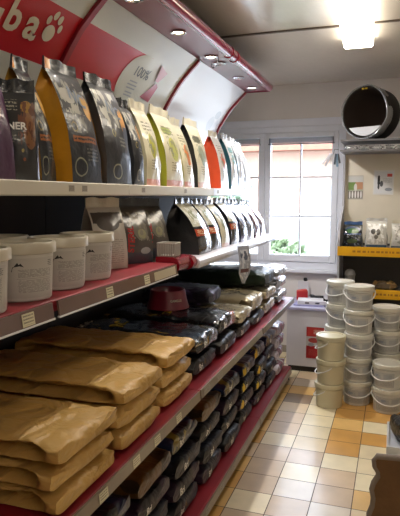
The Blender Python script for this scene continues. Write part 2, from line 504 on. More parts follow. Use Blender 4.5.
# red rounded end trays
def rounded_tray(y0, y1, zt, x1):
    prof = [(-1.075, 1.205), (x1, 1.186)]
    for k in range(9):
        a = -PI/2+PI/2*0+PI*k/8*.5
        prof.append((x1+.012+.035*math.sin(k/8*PI/2), 1.186+.035*(1-math.cos(k/8*PI/2))))
    prof += [(x1+.047, zt-.03), (x1+.035, zt-.008), (x1+.01, zt), (-1.075, zt)]
    return link('end_tray', prism(prof, 'y', y0, y1), M['redgloss'], unit, smooth=35)
rounded_tray(2.445, 2.60, 1.262, -1.0)
rounded_tray(2.604, 2.66, 1.252, -.985)
for y0, y1 in ((2.664, 3.43), (3.43, 4.60)):
    pl = [(XBK, 1.21), (-1.0, 1.205), (-.975, 1.19)]
    pl += [(-.955-.018*math.cos(a)+.018, 1.205-.02*math.sin(a)) for a in (PI*.5, PI*.75, PI)][:1]
    pl += [(-.934, 1.192), (-.926, 1.205), (-.928, 1.222), (-.938, 1.232), (-.955, 1.235), (-1.0, 1.235), (XBK, 1.235)]
    s = link('shelf', prism(pl, 'y', y0+.0015, y1-.0015), M['whiteshelf'], unit, smooth=35)
    tags(s, -.9355, [y0+.12, y0+.45], 1.199, 1.222, .07, M['tagdark'])
# lower shelf, red, tan rail
for i, (y0, y1) in enumerate(BAYS):
    pl = [(XBK, .688), (-.79, .688), (-.775, .694), (-.775, .706), (-.782, .712), (XBK, .712)]
    s = link('shelf', prism(pl, 'y', y0+.0015, y1-.0015), M['red'], unit)
    r = rail_part(s, -.772, y0+.006, y1-.006, .672, .711, M['rail'], .004)
    tags(s, -.7715, {.55: [], 1.0: [1.16, 1.33, 1.55, 1.72, 1.93], 2.22: [2.26, 2.45, 2.75, 3.0, 3.25], 3.43: [3.5, 3.8, 4.1]}[y0], .676, .706, .05 if i < 2 else .08, M['tag'] if i < 2 else M['tagdark'], .003)
# base deck
for i, (y0, y1) in enumerate(BAYS):
    pl = [(XBK, .09), (-.8, .09), (-.786, .094), (-.786, .116), (-.792, .12), (XBK, .12)]
    s = link('shelf', prism(pl, 'y', y0+.0015, y1-.0015), M['red'], unit)
    rail_part(s, -.783, y0+.006, y1-.006, .066, .112, M['rail'], .003)
    if i: tags(s, -.7825, [y0+.1+.22*k for k in range(5)], .074, .104, .06, M['tagdark'], .002)
    link('kickplate', bx(-.83, -.81, y0+.002, y1-.002, 0, .089), M['dark'], unit)
# end brackets
link('end_bracket', bx(XBK, -.80, 4.602, 4.61, 0, .09), M['darksteel'], unit)

# canopy profile (x,z), from the soffit edge down to the back
ctrl = [(-1.2, 2.40), (-1.26, 2.343), (-1.328, 2.273), (-1.384, 2.195), (-1.43, 2.125), (-1.466, 2.05), (-1.492, 1.97), (-1.508, 1.88), (-1.512, 1.78)]
def prof_at(s):           # arc length from the soffit
    acc = 0
    for a, c in zip(ctrl, ctrl[1:]):
        l = math.hypot(c[0]-a[0], c[1]-a[1])
        if s <= acc+l or c == ctrl[-1]:
            t = (s-acc)/l; d = ((c[0]-a[0])/l, (c[1]-a[1])/l)
            return (a[0]+(c[0]-a[0])*t, a[1]+(c[1]-a[1])*t), (-d[1], d[0]) if False else (-d[1], d[0])
        acc += l
LTOT = sum(math.hypot(c[0]-a[0], c[1]-a[1]) for a, c in zip(ctrl, ctrl[1:]))
def nrm_at(s):
    (pa, _), (pb, _) = prof_at(max(0, s-.02)), prof_at(min(LTOT, s+.02))
    dx, dz = pb[0]-pa[0], pb[1]-pa[1]; l = math.hypot(dx, dz)
    n = (-dz/l, dx/l)
    return n if n[0] > 0 else (-n[0], -n[1])
def on_canopy(s, y, off=.003):
    (x, z), _ = prof_at(s); n = nrm_at(s)
    return (x+n[0]*off, y, z+n[1]*off)
def canopy_panel(y0, y1, m):
    bm = bmesh.new(); uvl = bm.loops.layers.uv.new('UVMap')
    ns, ny = 30, 12
    g, h = [[[bm.verts.new(on_canopy(LTOT*i/ns, y0+(y1-y0)*j/ny, o)) for j in range(ny+1)] for i in range(ns+1)] for o in (0, -.008)]
    for i in range(ns):
        for j in range(ny):
            for q in (g, h):
                f = bm.faces.new((q[i][j], q[i][j+1], q[i+1][j+1], q[i+1][j]))
                for l, (a, c) in zip(f.loops, ((i, j), (i, j+1), (i+1, j+1), (i+1, j))): l[uvl].uv = (c/ny, 1-a/ns)
    for i in range(ns):
        for j in (0, ny): bm.faces.new((g[i][j], g[i+1][j], h[i+1][j], h[i][j]))
    for j in range(ny):
        for i in (0, ns): bm.faces.new((g[i][j], g[i][j+1], h[i][j+1], h[i][j]))
    return link('canopy_panel', bm, m, unit, smooth=60)
sU, sL = .135, .385       # red band between these arc lengths
vU, vL = 1-sU/LTOT, 1-sL/LTOT
pw = '#c9cbc4'
pm1 = printed('canopy_print_red', pw, [('rect', 0, 1, vL, vU, '#b8141e')], .3, .3, bump=0)
uR = (2.95-2.22)/1.21
pm2 = printed('canopy_print_band', pw, [('rect', 0, uR, vL, vU, '#b81a26')], .3, .3, bump=0)
pm3 = printed('canopy_print_white', '#d9dbe2', [('ell', .86, .62, .05, .05, '#b9c0cc'), ('ell', .80, .5, .06, .09, '#c6ccd6')], .25, .4, bump=0)
pA = canopy_panel(.55, .998, pm1)
p1 = canopy_panel(1.0, 2.199, pm1)
p2 = canopy_panel(2.236, 3.41, pm2)
p3 = canopy_panel(3.445, 4.575, pm3)
def on_panel(bm, s_mid, y_mid, off=.004):
    """x,y outline -> y along the shelf, up along the arc"""
    for v in bm.verts:
        v.co = on_canopy(s_mid - v.co.y, y_mid + v.co.x, off)
    return bm
def letter(body, size, s, y, m, parent, bold, squeeze=1):
    bm = text_bm(body, size, bold)
    for v in bm.verts: v.co.x *= squeeze
    return link('lettering', on_panel(bm, s, y), m, parent)
letter('u', .175, .272, 1.725, M['inkcream'], p1, .005)
letter('b', .165, .252, 1.825, M['inkcream'], p1, .005)
letter('a', .18, .250, 1.938, M['inkcream'], p1, .005)
def disc_bm(cx, cy, rx, ry, n=24, rot=0, bm=None):
    bm = bm or bmesh.new()
    c = bm.verts.new((cx, cy, 0)); prev = []
    for q in (.5, 1):
        prev.append([bm.verts.new((cx+q*(rx*math.cos(a)*math.cos(rot)-ry*math.sin(a)*math.sin(rot)), cy+q*(rx*math.cos(a)*math.sin(rot)+ry*math.sin(a)*math.cos(rot)), 0)) for a in [2*PI*k/n for k in range(n)]])
    for k in range(n):
        bm.faces.new((c, prev[0][k], prev[0][(k+1) % n]))
        bm.faces.new((prev[0][k], prev[1][k], prev[1][(k+1) % n], prev[0][(k+1) % n]))
    return bm
paw = disc_bm(-.012, -.028, .036, .036)
for cx, cy, rr in ((-.045, .022, .017), (-.016, .05, .018), (.02, .04, .018), (.042, .006, .016)):
    disc_bm(cx, cy, rr*.8, rr*1.15, 16, 0, paw)
link('paw_mark', on_panel(paw, .225, 2.055), M['inkcream'], p1)
# round badge on the second panel
ring = disc_bm(0, 0, .17, .17, 40)
badge = link('badge', on_panel(ring, .30, 2.89, .003), mat('badge_print', '#c5c8c0', .3, coat=.3), p2)
letter('100%', .085, .235, 2.92, M['inkgrey'], badge, .001)
for k, (w_, s_) in enumerate(((.09, .295), (.11, .315), (.10, .335), (.08, .36), (.09, .378))):
    bm = bmesh.new()
    g = [[bm.verts.new((-w_/2+w_*i/8, -.004+.008*j, 0)) for i in range(9)] for j in range(2)]
    for i in range(8): bm.faces.new((g[0][i], g[0][i+1], g[1][i+1], g[1][i]))
    link('caption_bar', on_panel(bm, s_, 2.88, .006), mat('caption_grey', '#9aa3ad', .5), badge)
# red band beyond the badge, glare painted in as pink hourglass pieces
for poly in ([(-.01, .1), (.12, .07), (.07, .0), (.03, 0)],):
    bm = bmesh.new()
    f = bm.faces.new([bm.verts.new((x, y, 0)) for x, y in poly])
    link('glare_patch', on_panel(bm, .243, 3.08, .005), mat('pink_glare', '#c98a93', .3, coat=.3), p2)
bm = bmesh.new()
bm.faces.new([bm.verts.new((x, y, 0)) for x, y in ((-.09, -.06), (.04, -.075), (.06, .03), (.02, .05))])
link('glare_patch', on_panel(bm, .30, 3.12, .005), mat('pink_glare_low', '#b5566a', .3, coat=.3), p2)
for y in (2.2175, 3.4275, 4.588):
    wdt = .017 if y < 3 else .011
    bm = bmesh.new()
    n = 34
    g = []
    for i in range(n+1):
        s = LTOT*i/n
        g.append([bm.verts.new(on_canopy(s, y+q*wdt, o)) for q, o in ((-1, -.004), (-1, .016), (1, .016), (1, -.004))])
    for A, B in zip(g, g[1:]):
        for k in range(4): bm.faces.new((A[k], A[(k+1) % 4], B[(k+1) % 4], B[k]))
    bm.faces.new(g[0]); bm.faces.new(g[-1])
    link('rib', bm, M['rib'], unit, smooth=40)
# soffit, one board a bay, with the rounded rim tube
for i, (y0, y1) in enumerate(BAYS):
    sof = link('soffit', bx(-1.205, -1.022, y0+.0015, y1-.0015, 2.402, 2.418), M['maroon'], unit)
    link('soffit_top', bx(-1.5, -1.022, y0+.0015, y1-.0015, 2.419, 2.428), M['darksteel'], unit)
bmr = tube([(-1.0, .55, 2.425), (-1.0, 3.40, 2.425)], .033, 20)
link('rim_tube', bmr, M['rim'], unit, smooth=40)
bmr = tube([(-1.0, 3.43, 2.425), (-1.0, 4.55, 2.425), (-1.0, 4.58, 2.425), (-1.0, 4.60, 2.425), (-1.0, 4.606, 2.425)], [.033, .033, .032, .024, .01], 20)
link('rim_tube', bmr, M['rim'], unit, smooth=40)
for y in (3.40, 3.52):
    link('rim_ring', tube([(-1.0, y, 2.425), (-1.0, y+.028, 2.425)], .038, 20), M['redgloss'], unit, smooth=40)
link('soffit_end', bx(-1.205, -1.0, 4.601, 4.609, 2.393, 2.43), M['rim'], unit)
DL = [(1.55, 1), (2.30, 1), (2.83, 1), (3.38, 1), (3.56, 0), (4.02, 0), (4.42, 1)]
for y, on in DL:
    rg = link('downlight', lathe([(.028, .0), (.040, .0), (.043, -.004), (.043, -.007), (.036, -.009), (.028, -.004)], 28), M['chrome'], unit, smooth=40, loc=(-1.105, y, 2.402))
    link('lamp', lathe([(0, -.003), (.0275, -.003), (.0275, -.001), (0, -.001)], 24), M['lampglow'] if on else M['lampoff'], rg)
    if on:
        l = bpy.data.lights.new('downlight_beam', 'SPOT'); l.energy = 12 if y < 3 else (16 if y < 4 else 60); l.color = (1, .93, .82) if y < 3 else (1, .97, .95); l.spot_size = R(140); l.spot_blend = .8; l.shadow_soft_size = .025
        lo = bpy.data.objects.new('downlight_beam', l); COL.objects.link(lo); lo.location = (-1.105, y, 2.39); lo.rotation_euler = (0, R(-22), 0)
pts = [(-1.10+.05*math.cos(a), 3.34+.20*t, 2.395-.045*math.sin(PI*t)) for t, a in [(k/14, k/14*3) for k in range(15)]]
link('cable', tube(pts, .003, 6), M['ink'], unit)
pts = [(-1.05-.03*math.sin(PI*k/12), 2.10+.22*k/12, 2.398-.03*math.sin(PI*k/12)) for k in range(13)]
link('cable', tube(pts, .003, 6), M['ink'], unit)

def copy_tree0(o, parent=None):
    c = o.copy(); COL.objects.link(c)
    if parent is not None: c.parent = parent
    for ch in list(o.children): copy_tree0(ch, c)
    return c
# ------------------------------------------------------------------ ceiling lamp
cl = thing('ceiling_lamp', 'long white fluorescent batten lamp on the glossy ceiling', 'lamp', (-.245, 3.27, ZC), R(2.2))
link('housing', bx(-.07, .07, -.75, .75, -.022, -.0005, .005), M['white'], cl)
prof = [(-.095, -.0225), (-.095, -.05), (-.085, -.062), (.085, -.062), (.095, -.05), (.095, -.0225)]
link('diffuser', prism(prof, 'y', -.76, .76), mat('diffuser_glow', '#ffffff', .5, emit='#fff3e0', estr=9.0), cl)

fill_lamp = copy_tree0(cl)  # added fill lamp out of view, brightens the near shelves
fill_lamp.location = (1.15, -.45, ZC)
fill_lamp['label'] = 'added unseen fluorescent batten fill lamp on the ceiling at the front of the shop'
# ------------------------------------------------------------------ pouches of pet food
def pouch(label, loc, w, d, h, seed, front, side, seal, rz=0, group=None, lean=0, name='food_bag', cat='bag of pet food', sealh=.042, text=None, taper=.40):
    rnd = random.Random(seed)
    root = thing(name, label, cat, loc, rz, group)
    m = 18; nf, nsd = 10, 4
    rows = []
    for i in range(m+1):
        t = i/m
        tp = 2.1+taper*1.2
        dd = (d-.012)*(1-min(1, t**tp))+.012; s = 1-dd/d
        ww = w*(1-.05*math.sin(PI*t))
        z = h*t
        xo = lean*t*t*h + (.03*d)*math.sin(t*3+seed)
        gus = min(.05, (d-dd)*.26)
        bl = .014*math.sin(PI*min(1, t*1.1))*(1-s*.6)
        def nz(a, b_, k):
            return .0075*noise.noise(Vector((a*3.2+seed*3.7, b_*3.2, t*5+k*9.1)))*(math.sin(PI*min(1, t*1.2)) if t > .02 else 0)
        F = [(dd/2+bl*math.sin(PI*j/nf)+xo+nz(j/nf*2, 0, 1), -ww/2+ww*j/nf, z) for j in range(nf+1)]
        S1 = [(dd/2-dd*j/nsd+xo, ww/2-gus*math.sin(PI*j/nsd)+.010*math.sin(PI*j/nsd)*(1-s)+nz(j, 1, 2), z) for j in range(nsd+1)]
        B = [(-dd/2-bl*math.sin(PI*j/nf)+xo+nz(j/nf*2, 4, 3), ww/2-ww*j/nf, z) for j in range(nf+1)]
        S2 = [(-dd/2+dd*j/nsd+xo, -ww/2+gus*math.sin(PI*j/nsd)-.010*math.sin(PI*j/nsd)*(1-s)+nz(j, 7, 4), z) for j in range(nsd+1)]
        rows.append((F, S1, B, S2))
    def sheet(idx, bm=None):
        bm = bm or bmesh.new()
        uvl = bm.loops.layers.uv.verify()
        k = len(rows[0][idx])
        g = [[bm.verts.new(q) for q in r[idx]] for r in rows]
        for i in range(m):
            for j in range(k-1):
                f = bm.faces.new((g[i][j], g[i][j+1], g[i+1][j+1], g[i+1][j]))
                for l, (a, c) in zip(f.loops, ((i, j), (i, j+1), (i+1, j+1), (i+1, j))): l[uvl].uv = (c/(k-1), a/m)
        return bm, g
    bm, gf = sheet(0)
    bm, gb = sheet(2, bm)
    bm.faces.new([*gf[0], *gb[0]])
    bm.faces.new([*gf[-1], *gb[-1]])
    body = link('body', bm, front, root, smooth=70)
    for idx in (1, 3):
        b2, _ = sheet(idx)
        link('side_gusset', b2, side, root, smooth=70)
    F, S1, B, S2 = rows[-1]
    xo = (F[0][0]+B[0][0])/2
    b3 = bmesh.new(); uvl = b3.loops.layers.uv.verify()
    ww = w*.99
    nn = 12
    ga, gb_ = [], []
    for i in range(4):
        z = h-.004+(sealh+.004)*i/3
        ga.append([b3.verts.new((xo+.005+lean*.5*(z-h)+.006*math.sin(j*1.1+seed)*i/3, -ww/2+ww*j/nn, z+.003*math.sin(j*.9+seed)*(i == 3))) for j in range(nn+1)])
        gb_.append([b3.verts.new((q.co.x-.010+.003*i/3, q.co.y, q.co.z)) for q in ga[-1]])
    for i in range(3):
        for j in range(nn):
            f = b3.faces.new((ga[i][j], ga[i][j+1], ga[i+1][j+1], ga[i+1][j]))
            for l, (a, c) in zip(f.loops, ((i, j), (i, j+1), (i+1, j+1), (i+1, j))): l[uvl].uv = (c/nn, a/3)
            b3.faces.new((gb_[i][j], gb_[i][j+1], gb_[i+1][j+1], gb_[i+1][j]))
        for j in (0, nn): b3.faces.new((ga[i][j], ga[i+1][j], gb_[i+1][j], gb_[i][j]))
    for i in (0, 3):
        for j in range(nn): b3.faces.new((ga[i][j], ga[i][j+1], gb_[i][j+1], gb_[i][j]))
    link('top_seal', b3, seal, root, smooth=60)
    if text:
        bvh = tree_of(body)
        for (tx, sz, yy, zz, mm, bold, rot) in text:
            tb = text_bm(tx, sz, bold)
            for v in tb.verts:
                a, c = v.co.x, v.co.y
                v.co.x = yy+a*math.cos(rot)-c*math.sin(rot); v.co.y = zz+a*math.sin(rot)+c*math.cos(rot)
            link('lettering', press_on(tb, bvh, 'x'), mm, root)
    return root

gold = mat('gold_foil', '#a8741a', .32, metal=.35, coat=.3, vary=.12, vscale=9, bump=.5, bscale=14)
blackf = mat('black_foil', '#1c1d1f', .28, coat=.5, vary=.2, bump=.5, bscale=16)
greyf = mat('charcoal_foil', '#34363a', .3, coat=.4, vary=.15, bump=.5, bscale=16)
purple = mat('purple_foil', '#4b1f45', .35, coat=.3, vary=.2, bump=.45, bscale=14)
lime = mat('lime_foil', '#9a9d1f', .35, coat=.3, vary=.1, bump=.4, bscale=16)
orange = mat('orange_foil', '#d8512c', .3, coat=.4, vary=.1, bump=.5, bscale=16)
teal = mat('teal_foil', '#1f6f80', .3, coat=.4, vary=.12, bump=.5, bscale=16)
silver = mat('silver_foil', '#c5c7c9', .25, metal=.5, coat=.4, vary=.12, bump=.6, bscale=18)
cream_side = mat('cream_foil', '#c9c2a2', .3, coat=.4, vary=.08, bump=.5, bscale=16)
bronze = mat('olive_gold_foil', '#8a6420', .34, metal=.3, coat=.3, vary=.15, bump=.5, bscale=14)
seal_dark = mat('black_seal', '#202225', .25, coat=.6, bump=.4, bscale=30)
seal_orange = printed('black_orange_seal', '#202225', [('rect', .02, .18, 0, 1, '#d98a2a'), ('rect', .3, .95, .45, .6, '#55595c')], .3, .5, bump=.2)
seal_cream = mat('cream_seal', '#cfc9b4', .28, coat=.5, bump=.5, bscale=26)
black_food = printed('black_food_print', '#1a1b1d', [
    ('blob', .02, .75, .62, .93, '#8d8a7c', 7, .52), ('ell', .84, .70, .13, .12, '#b98a3c'), ('ell', .3, .78, .2, .07, '#9b968a'),
    ('blob', .05, .6, .45, .66, '#6f6d63', 10, .55), ('rect', .12, .88, .365, .42, '#8d5224'), ('lines', .15, .85, .37, .415, '#241d18', 26),
    ('ell', .22, .5, .09, .045, '#7a6a3c'), ('ell', .22, .5, .07, .033, '#1a1b1d'),
    ('ell', .28, .14, .19, .085, '#77765f'), ('ell', .28, .14, .16, .07, '#17181a'), ('lines', .5, .9, .2, .32, '#5b5a52', 30)], .38, .3, bump=.5, bscale=13, distort=.03, spec=.3)
ner_print = printed('black_meal_print', '#17181a', [
    ('ell', .85, .6, .2, .24, '#7a5230'), ('ell', .75, .84, .16, .07, '#8d6a2a'), ('blob', .5, 1, .4, .9, '#5a3320', 8, .5),
    ('ell', .62, .34, .04, .02, '#a89a5a'), ('ell', .66, .24, .04, .02, '#8a4a24'), ('lines', .1, .5, .8, .92, '#8a8678', 24), ('lines', .1, .45, .44, .52, '#6a675c', 30)], .3, .5, bump=.35, bscale=13, distort=.03)
dark_food = printed('charcoal_food_print', '#202226', [
    ('blob', .0, .8, .58, .94, '#9a988c', 6, .5), ('ell', .86, .66, .12, .13, '#c08a3e'), ('ell', .35, .52, .08, .04, '#8d8344'), ('ell', .35, .52, .06, .03, '#202226'),
    ('ell', .4, .13, .17, .08, '#8d8a70'), ('ell', .4, .13, .14, .065, '#1b1c20'), ('lines', .55, .9, .38, .5, '#77776c', 26), ('rect', .8, 1, 0, .6, '#4d5666')], .36, .35, bump=.5, bscale=13, distort=.03)
def cream_print(nm, acc, acc2, base='#cfc9ae', foot='#c98a7c'):
    return printed(nm, base, [('rect', 0, 1, 0, .09, foot), ('ell', .5, .52, .22, .17, acc), ('ell', .45, .78, .3, .06, acc2), ('blob', .2, .8, .38, .7, '#8a8a70', 9, .56),
                              ('lines', .2, .8, .72, .86, '#6f6d52', 22), ('lines', .25, .75, .2, .34, '#8f8a70', 28), ('ell', .7, .3, .08, .05, '#b58a5a')], .28, .6, bump=.45, bscale=14, distort=.03)
cp1 = cream_print('cream_print_lime', '#a9a83c', '#d8d2bd')
cp2 = cream_print('cream_print_green', '#b6b85a', '#8d9a3c')
cp3 = cream_print('cream_print_orange', '#d07a3c', '#c9c2a2')
cp4 = cream_print('cream_print_grey', '#8f9a86', '#55584a', foot='#c9a08a')
cp5 = cream_print('cream_print_red', '#c4502c', '#ddd8cc', '#d2cfc8', '#b33a2a')
cp6 = cream_print('silver_print_teal', '#3a8a9a', '#5aa0b0', '#cfd2d2', '#2a6a7a')
sp1 = printed('silver_print', '#c9cacc', [('ell', .5, .6, .3, .12, '#8f9498'), ('lines', .2, .8, .2, .45, '#8a8c90', 24), ('blob', .1, .9, .7, .95, '#9aa0a4', 8, .5)], .22, .6, metal=.3, bump=.5, bscale=16)
purple_front = printed('purple_print', '#431b3e', [('ell', .5, .55, .3, .15, '#6a4a3c'), ('blob', .1, .9, .7, .95, '#8d6a2a', 7, .55)], .3, .5, bump=.4, bscale=13)
ZT = 1.6005
G = 'pouches on the top cream shelf'
TOPB = [
    ('tall purple foil pouch with black top seal at the start of the top shelf', (-1.235, 1.40, ZT), .20, .18, .415, purple_front, purple, seal_dark, 0, None),
    ('gold sided black pouch with orange seal stripe standing behind the turned black pouch', (-1.255, 1.712, ZT), .105, .17, .39, black_food, bronze, seal_orange, R(6), None),
    ('large black pouch with wide bright gold side and orange seal stripe', (-1.24, 1.945, ZT), .225, .20, .425, black_food, gold, seal_orange, 0, [('NC', .075, .02, .33, M['inkgrey'], .002, -.3)]),
    ('charcoal pouch with dark grey side and round emblem next to gold sided pouch', (-1.235, 2.225, ZT), .235, .19, .425, dark_food, greyf, seal_dark, 0, [('NC', .075, .02, .32, M['inkgrey'], .002, -.3)]),
    ('narrow dark pouch with silvery glare between the charcoal and cream pouches', (-1.225, 2.425, ZT), .11, .165, .36, dark_food, greyf, seal_dark, 0, None),
    ('cream pouch with lime print standing beside the narrow dark pouch', (-1.225, 2.585, ZT), .17, .165, .375, cp1, cream_side, seal_cream, 0, None),
    ('cream pouch with bright lime green side', (-1.225, 2.865, ZT), .245, .165, .385, cp2, lime, seal_cream, 0, None),
    ('cream pouch with orange print beside the lime sided pouch', (-1.225, 3.09, ZT), .165, .16, .36, cp3, cream_side, seal_cream, 0, None),
    ('cream pouch with dark side and grey print in the middle of cream row', (-1.225, 3.365, ZT), .24, .165, .385, cp4, blackf, seal_cream, 0, None),
    ('pale pouch with bright orange red side', (-1.225, 3.82, ZT), .19, .17, .36, cp5, orange, seal_cream, 0, None),
    ('silver pouch with deep teal side', (-1.225, 4.09, ZT), .17, .165, .37, cp6, teal, silver, 0, None),
    ('plain silver pouch beside the teal sided pouch', (-1.225, 4.285, ZT), .16, .16, .36, sp1, silver, silver, 0, None),
    ('plain silver pouch at the window end of the top shelf', (-1.225, 4.475, ZT), .16, .16, .34, sp1, silver, silver, 0, None),
]
for i, (lb, loc, w_, d_, h_, fm_, sm_, sl_, rz, tx) in enumerate(TOPB):
    pouch(lb, loc, w_, d_, h_, i+1, fm_, sm_, sl_, rz, G, lean=-.03, text=tx)
pouch('black pouch with white NER lettering and meal picture, turned towards the aisle corner', (-1.185, 1.578, ZT), .115, .04, .285, 21, ner_print, blackf, seal_dark, R(-50), G, text=[('NER', .032, -.004, .175, M['inkwhite'], .001, 0)])

# middle shelf bags
ZM = 1.2355
mG = 'bags on the middle shelf'
white_print = printed('white_grey_print', '#c4bfb6', [('rect', .05, .95, .74, .92, '#4f4a47'), ('ell', .5, .74, .35, .12, '#5a5552'), ('ell', .25, .55, .07, .03, '#3c3a3a'), ('lines', .12, .88, .1, .5, '#a39e94', 30)], .3, .5, bump=.4, bscale=14, distort=.02)
kitten = printed('grey_photo_print', '#4f4a44', [('ell', .6, .6, .28, .2, '#77766a'), ('ell', .62, .52, .16, .09, '#9a9a7a'), ('blob', .1, .9, .4, .9, '#8a8578', 6, .54), ('rect', 0, 1, .0, .2, '#3b4650'), ('ell', .7, .22, .2, .06, '#9aa0a0')], .28, .5, bump=.4, bscale=14, distort=.03)
redtxt = M['inkred']
grey_side = printed('grey_panel_print', '#6d665e', [('lines', .15, .85, .05, .45, '#8d867a', 34)], .3, .4, bump=.35)
pouch('white pouch with dark grey picture panel standing behind the last white pail', (-1.22, 2.195, ZM), .16, .17, .265, 31, white_print, mat('white_foil', '#b9b4aa', .3, coat=.4, vary=.08, bump=.4, bscale=16), seal_cream, R(-35), mG)
pouch('grey pouch with red vertical lettering and animal photo beside the white pouch', (-1.205, 2.42, ZM), .16, .17, .265, 32, kitten, grey_side, seal_dark, R(-28), mG, text=[('STERIL', .042, -.045, .115, redtxt, .0012, R(82))])
pouch('grey pouch with red vertical lettering and animal photo behind the small ribbed basket', (-1.215, 2.655, ZM+.0), .16, .17, .262, 33, kitten, grey_side, seal_dark, R(-28), mG, text=[('STERIL', .042, -.045, .115, redtxt, .0012, R(82))])
black_card = printed('black_card_print', '#1b1b1d', [('rect', 0, 1, .55, 1, '#b3b09a'), ('rect', 0, 1, .36, .5, '#a8442c'), ('lines', .1, .9, .38, .48, '#e0c8a0', 30), ('ell', .5, .75, .3, .12, '#8a8d6c'), ('blob', 0, 1, .6, .95, '#d0d0c4', 7, .55)], .24, .7, bump=.5, bscale=14, distort=.02)
blue_card = printed('navy_card_print', '#1f2438', [('ell', .5, .6, .35, .2, '#7f8aa8'), ('blob', 0, 1, .3, .95, '#a8a5b4', 6, .55), ('rect', 0, 1, .05, .15, '#53406a')], .22, .7, bump=.5, bscale=14, distort=.02)
red_card = printed('maroon_card_print', '#4a2030', [('ell', .5, .55, .35, .2, '#c48a7c'), ('blob', 0, 1, .3, .95, '#b8b0b4', 6, .53), ('rect', 0, 1, .0, .12, '#7a1f2a')], .22, .7, bump=.5, bscale=14, distort=.02)
MB = [
    ('big black pouch with cream and orange front beside the ribbed basket', 2.93, .22, .19, .285, black_card, blackf),
    ('black pouch with cream and orange front, next after the big black one', 3.165, .19, .18, .28, black_card, blackf),
    ('black sided pouch with cream front hidden mostly behind the hanging leaflet', 3.365, .17, .18, .275, cp4, blackf),
    ('dark pouch with orange front band just beyond the hanging leaflet', 3.585, .19, .18, .285, black_card, blackf),
    ('navy pouch with pale pictures beyond the orange banded pouch', 3.80, .18, .18, .28, blue_card, mat('navy_foil', '#232a44', .3, coat=.5, bump=.5, bscale=16), ),
    ('navy and silver pouch second before the maroon pouches', 4.01, .17, .17, .275, blue_card, silver),
    ('maroon and silver pouch beside the last pouch of the middle shelf', 4.22, .17, .17, .27, red_card, greyf),
    ('maroon pouch at the window end of the middle shelf', 4.43, .17, .17, .265, red_card, mat('maroon_foil', '#4a1f38', .3, coat=.5, bump=.5, bscale=16)),
]
for i, (lb, y, w_, d_, h_, fm_, sm_) in enumerate(MB):
    pouch(lb, (-1.085, y, ZM), w_, d_, h_-.012, 40+i, fm_, sm_, mat('grey_seal', '#6a6c72', .3, coat=.4, bump=.4, bscale=26) if i > 1 else seal_dark, 0, mG, lean=-.14, sealh=.03, taper=.62)

# ------------------------------------------------------------------ pails on the middle shelf
plastic = mat('white_pail_plastic', '#c9c7c0', .3, coat=.2, vary=.03)
pail_lid = mat('pail_lid_plastic', '#c2bba9', .3, coat=.25, vary=.04)
pail_label = printed('pail_label_print', '#bdbab4', [('lines', .32, .9, .52, .72, '#85827e', 34), ('lines', .32, .9, .14, .46, '#8f8c88', 34), ('rect', .3, .92, .485, .495, '#8a8784'), ('rect', .3, .92, .30, .306, '#8a8784'), ('lines', .82, .93, .78, .95, '#6a6866', 22)], .45, .1, bump=0)
def label_sheet(r0, r1, z0, z1, a0, a1, off=.0012, n=18):
    bm = bmesh.new(); uvl = bm.loops.layers.uv.verify()
    A = [[], []]
    for i in range(n+1):
        a = a0+(a1-a0)*i/n
        for k, (r, z) in enumerate(((r0, z0), (r1, z1))): A[k].append(bm.verts.new(((r+off)*math.cos(a), (r+off)*math.sin(a), z)))
    for i in range(n):
        f = bm.faces.new((A[0][i], A[0][i+1], A[1][i+1], A[1][i]))
        for l, q in zip(f.loops, ((i/n, 0), ((i+1)/n, 0), ((i+1)/n, 1), (i/n, 1))): l[uvl].uv = q
    return bm
PR, PH = .094, .172
def make_pail():
    root = thing('pail', 'x', 'pail', (0, 0, 0), 0, 'white pails on the middle shelf')
    link('body', lathe([(0, 0), (PR-.012, 0), (PR-.008, .004), (PR, PH-.02), (PR+.002, PH-.018), (PR+.002, PH-.01), (0, PH-.01)], 48), plastic, root, smooth=40)
    link('lid', lathe([(0, PH-.006), (PR-.004, PH-.006), (PR-.002, PH+.004), (PR+.006, PH+.004), (PR+.009, PH), (PR+.009, PH-.028), (PR+.004, PH-.03), (PR+.003, PH-.008), (0, PH-.009)], 48), pail_lid, root, smooth=40)
    lb = link('paper_label', label_sheet(PR-.0068, PR-.001, .012, PH-.04, R(-100), R(20)), pail_label, root, smooth=60)
    bm = bmesh.new()
    for poly in ([(-.011, 0), (0, .012), (.004, .006), (.008, .010), (.017, 0), (.006, .003)], [(-.017, -.012), (-.013, 0), (-.008, .002), (-.013, -.003), (-.015, -.012)]):
        bm.faces.new([bm.verts.new((a, b_, 0)) for a, b_ in poly])
    bmesh.ops.triangulate(bm, faces=bm.faces)
    for v in bm.verts:
        a = R(-62)+v.co.x/PR*1.1; z = .106+v.co.y*1.15
        rr = PR-.0068+.006*(z-.012)/(PH-.052)+.0026
        v.co = (rr*math.cos(a), rr*math.sin(a), z)
    link('mountain_mark', bm, M['ink'], lb)
    return root
def copy_tree(o, parent=None):
    c = o.copy(); COL.objects.link(c)
    if parent is not None: c.parent = parent
    for ch in list(o.children): copy_tree(ch, c)
    return c
pail0 = make_pail()
PL = [(-1.075, 1.215, 'white lidded pail cut off at the start of the red middle shelf', -5),
      (-1.085, 1.445, 'white lidded pail, second along the front of the red middle shelf', 0),
      (-1.10, 1.665, 'white lidded pail, third along the front of the red middle shelf', 4),
      (-1.115, 1.885, 'white lidded pail standing in front of the white and grey pouch', 8),
      (-1.30, 1.40, 'white pail in the back row behind the second front pail', 10),
      (-1.315, 1.625, 'white pail in the back row behind the third front pail', -10)]
for i, (x, y, lb, rz) in enumerate(PL):
    o = pail0 if i == 0 else copy_tree(pail0)
    o.location = (x, y, ZM); o.rotation_euler.z = R(rz); o['label'] = lb

